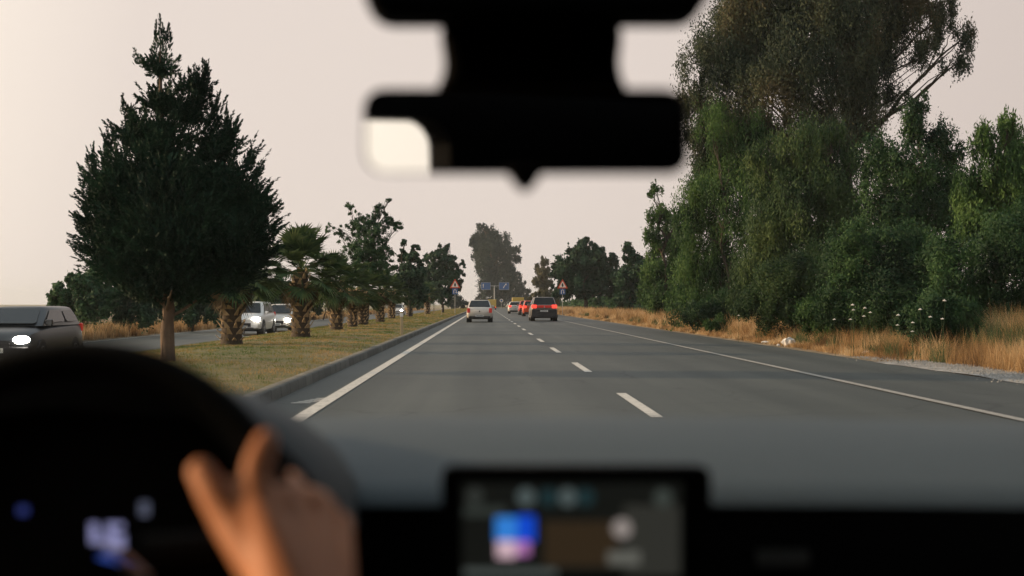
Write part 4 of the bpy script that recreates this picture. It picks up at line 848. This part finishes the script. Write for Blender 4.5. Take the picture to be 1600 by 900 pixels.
# shell
XL, XR = -.745, .805; RZ = 1.47
m = MB(); m.rings([[(x, y, z) for x, z in ((XL+.06, RZ-.02), (XL+.2, RZ+.01), (.03, RZ+.03), (XR-.2, RZ+.01), (XR-.06, RZ-.02), (XR-.06, RZ+.03), (.03, RZ+.07), (XL+.06, RZ+.03))] for y in (-1.3, -.6, .3, .85, 1.02)]); cpart(m, 'roof', M['cabin'], smooth=False)
def side(x, nm, ops):
    t = .05 if x > 0 else -.05
    m = MB(); m.box((min(x, x+t), -1.3, .15), (max(x, x+t), 1.9, 1.0)); cpart(m, 'door', M['cabin'], bevel=.01)
    m = MB(); m.box((min(x, x+t), -1.3, 1.002), (max(x, x+t), .385, RZ)); cpart(m, 'rear_side_panel', M['cabin'])
    m = MB(); m.box((min(x, x+t), .386, 1.412 if x < 0 else 1.07), (max(x, x+t), 1.03, RZ)); cpart(m, 'frame_or_light_block', M['cabin'])  # passenger side extended far down, added to block light from the driver's hand
    m = MB(); fr = .05; arc = [(.384+fr-fr*math.sin(R(90*k/8)), 1.412-fr+fr*math.cos(R(90*k/8))) for k in range(9)]; fp2 = [(.384, 1.412)]+arc; m.rings([[(x+.001, a, b) for a, b in fp2], [(x+t*.98, a, b) for a, b in fp2]]); cpart(m, 'frame_corner', M['cabin'])
    m = MB(); m.rings([[(x, 1.02, RZ), (x+t, 1.02, RZ), (x+t, 1.09, RZ-.03), (x, 1.09, RZ-.03)], [(x, 1.80, 1.0), (x+t, 1.80, 1.0), (x+t, 1.93, 1.0), (x, 1.93, 1.0)]]); cpart(m, 'windscreen_pillar', M['cabin'])
side(XL, 'l', 0); side(XR, 'r', 0)
m = MB(); m.box((XL, -1.35, .15), (XR, -1.302, RZ)); cpart(m, 'tailgate', M['cabin'])
m = MB(); m.box((XL, -1.3, .14), (XR, 2.0, .18)); cpart(m, 'cabin_floor', M['fabric'])
m = MB(); m.rings([[(XL, 1.03, RZ-.01), (XR, 1.03, RZ-.01), (XR, 1.92, 1.0), (XL, 1.92, 1.0)], [(XL, 1.035, RZ-.008), (XR, 1.035, RZ-.008), (XR, 1.925, 1.002), (XL, 1.925, 1.002)]]); cpart(m, 'windscreen', M['clear'])
m = MB(); m.rings([[(-.80, y, .5), (.86, y, .5), (.86, y, z-.06), (.6, y, z), (-.54, y, z), (-.80, y, z-.06)] for y, z in ((1.97, .95), (2.3, .93), (2.8, .86), (3.1, .75))]); cpart(m, 'bonnet', M['darkp'], smooth=True)
for sx_ in (-.40, .46):                                   # front seats
    m = MB(); m.box((sx_-.25, .0, .28), (sx_+.25, .55, .46)); st = cpart(m, 'seat', M['fabric'], bevel=.05)
    if sx_ < 0:
        m = MB(); m.rings([[(sx_-.24, y, z), (sx_+.24, y, z), (sx_+.22, y-.12, z), (sx_-.22, y-.12, z)] for y, z in ((.02, .42), (-.08, .75), (-.16, 1.05))]); sub(m, 'seat_back', M['fabric'], st, bevel=.04)
        m = MB(); m.box((sx_-.13, -.30, 1.09), (sx_+.13, -.19, 1.30)); sub(m, 'headrest', M['fabric'], st, bevel=.035)

# ---------------------------------------------------------------- the driver
drv = empty('person', (-.40, .25, .46)); tag(drv, 'driver with bare forearm, the right hand gripping the steering wheel with the index finger raised', 'person')
def caps(segs, name, m, voxel, parent, smooth_it=6):
    bm = bmesh.new()
    for a, b, ra, rb_ in segs:
        a, b = Vector(a), Vector(b); dv = b-a; L_ = dv.length; n1 = max(2, int(L_/(min(ra, rb_)*.35)))
        for i in range(n1+1):
            t = i/n1; r = ra+(rb_-ra)*t; mt = Matrix.Translation(a+dv*t)
            bmesh.ops.create_icosphere(bm, subdivisions=2, radius=r, matrix=mt)
    me = bpy.data.meshes.new(name); bm.to_mesh(me); bm.free(); o = link(name, me, m, parent); o.matrix_parent_inverse = Matrix.Translation(-parent.location)
    r = o.modifiers.new('r', 'REMESH'); r.mode = 'VOXEL'; r.voxel_size = voxel; r.use_smooth_shade = True
    s_m = o.modifiers.new('s', 'SMOOTH'); s_m.iterations = smooth_it; s_m.factor = .5
    return o
def H(px, py, Y): return P(px, py, Y)
wr = H(470, 990, .90)
mc = {'i': H(402, 790, .985), 'm': H(452, 775, 1.030), 'r': H(500, 792, 1.065), 'p': H(530, 828, 1.085)}
sg_ = [(wr, H(405, 860, .975), .026, .019), (wr, mc['i'], .026, .0145), (wr, mc['m'], .026, .0135), (wr+Vector((.008, .03, 0)), mc['r'], .023, .0135), (wr+Vector((.014, .055, 0)), mc['p'], .021, .013),
       (mc['i'], mc['m'], .0145, .0135), (mc['m'], mc['r'], .0135, .013), (mc['r'], mc['p'], .013, .0125), (H(405, 850, .975), H(500, 850, 1.035), .016, .015), (H(412, 820, .985), H(500, 825, 1.05), .0145, .014), (H(420, 890, .96), H(510, 890, 1.02), .019, .017),
       # thumb and the web to the index
       (H(410, 885, .955), H(362, 815, .98), .0195, .0165), (H(362, 815, .98), H(333, 770, .99), .0165, .0138), (H(333, 770, .99), H(314, 737, 1.0), .0138, .0118),
       (H(345, 778, .995), H(370, 772, 1.0), .0125, .0125), (H(370, 772, 1.0), H(396, 758, 1.0), .0125, .013), (H(365, 805, .985), mc['i'], .014, .014),
       # index, raised along the rim
       (mc['i'], H(398, 742, 1.0), .0145, .0128), (H(398, 742, 1.0), H(408, 708, 1.01), .0128, .0118), (H(408, 708, 1.01), H(416, 688, 1.02), .0118, .0105)]
for k, q in (('m', [(455, 757, 1.08), (442, 750, 1.11), (425, 760, 1.12)]), ('r', [(500, 784, 1.105), (482, 774, 1.13), (458, 770, 1.14)]), ('p', [(537, 818, 1.115), (518, 805, 1.14), (490, 806, 1.145)])):
    pr = mc[k]; r0 = {'m': .0130, 'r': .0122, 'p': .0108}[k]
    for j, c_ in enumerate(q):
        e = H(*c_); sg_.append((pr, e, r0*(1-.09*j), r0*(1-.09*(j+1)))); pr = e
sh_r, sh_l = Vector((-.23, .06, .98)), Vector((-.59, .06, .98)); el_r = Vector((-.13, .60, .72))
sg_ += [(wr, wr.lerp(el_r, .45), .026, .040), (wr.lerp(el_r, .45), el_r, .040, .042), (el_r, sh_r, .042, .052)]
hd = Vector((-.43, -.03, 1.27)); el_l = Vector((-.66, .60, .72)); hl = rimpt(R(160))+Vector((0, -.02, 0))
sg_ += [(sh_r, sh_l, .055, .055), (Vector((-.42, .03, .95)), Vector((-.43, -.04, 1.18)), .07, .055), (hd, hd+Vector((0, .01, .06)), .082, .088), (hd+Vector((0, .05, -.05)), hd+Vector((0, .03, .03)), .05, .06), (hd+Vector((0, .10, .0)), hd+Vector((0, .085, .035)), .013, .009),
        (sh_l, el_l, .052, .042), (el_l, hl, .042, .026), (hl, hl+Vector((0, .03, .02)), .03, .02), (Vector((-.40, .15, .55)), Vector((-.40, .06, .9)), .13, .12)]
caps(sg_, 'body', M['skin'], .0036, drv, 9)
for z in (-.085, .085): pass
caps([(sh_r, sh_r.lerp(el_r, .55), .066, .060), (sh_l, sh_l.lerp(el_l, .55), .066, .060), (sh_r, sh_l, .072, .072), (Vector((-.34, .15, .60)), Vector((-.34, .06, .95)), .14, .115), (Vector((-.46, .15, .60)), Vector((-.48, .06, .95)), .14, .115)], 'shirt', M['shirt'], .012, drv, 4)
caps([(Vector((-.32, .25, .54)), Vector((-.27, .72, .56)), .10, .075), (Vector((-.48, .25, .54)), Vector((-.55, .72, .56)), .10, .075), (Vector((-.27, .72, .56)), Vector((-.25, 1.1, .30)), .072, .05), (Vector((-.55, .72, .56)), Vector((-.57, 1.1, .30)), .072, .05)], 'trousers', M['shirt'], .014, drv, 4)
caps([(hd+Vector((0, -.02, .05)), hd+Vector((0, .0, .085)), .088, .088)], 'hair', M['hair'], .01, drv, 2)
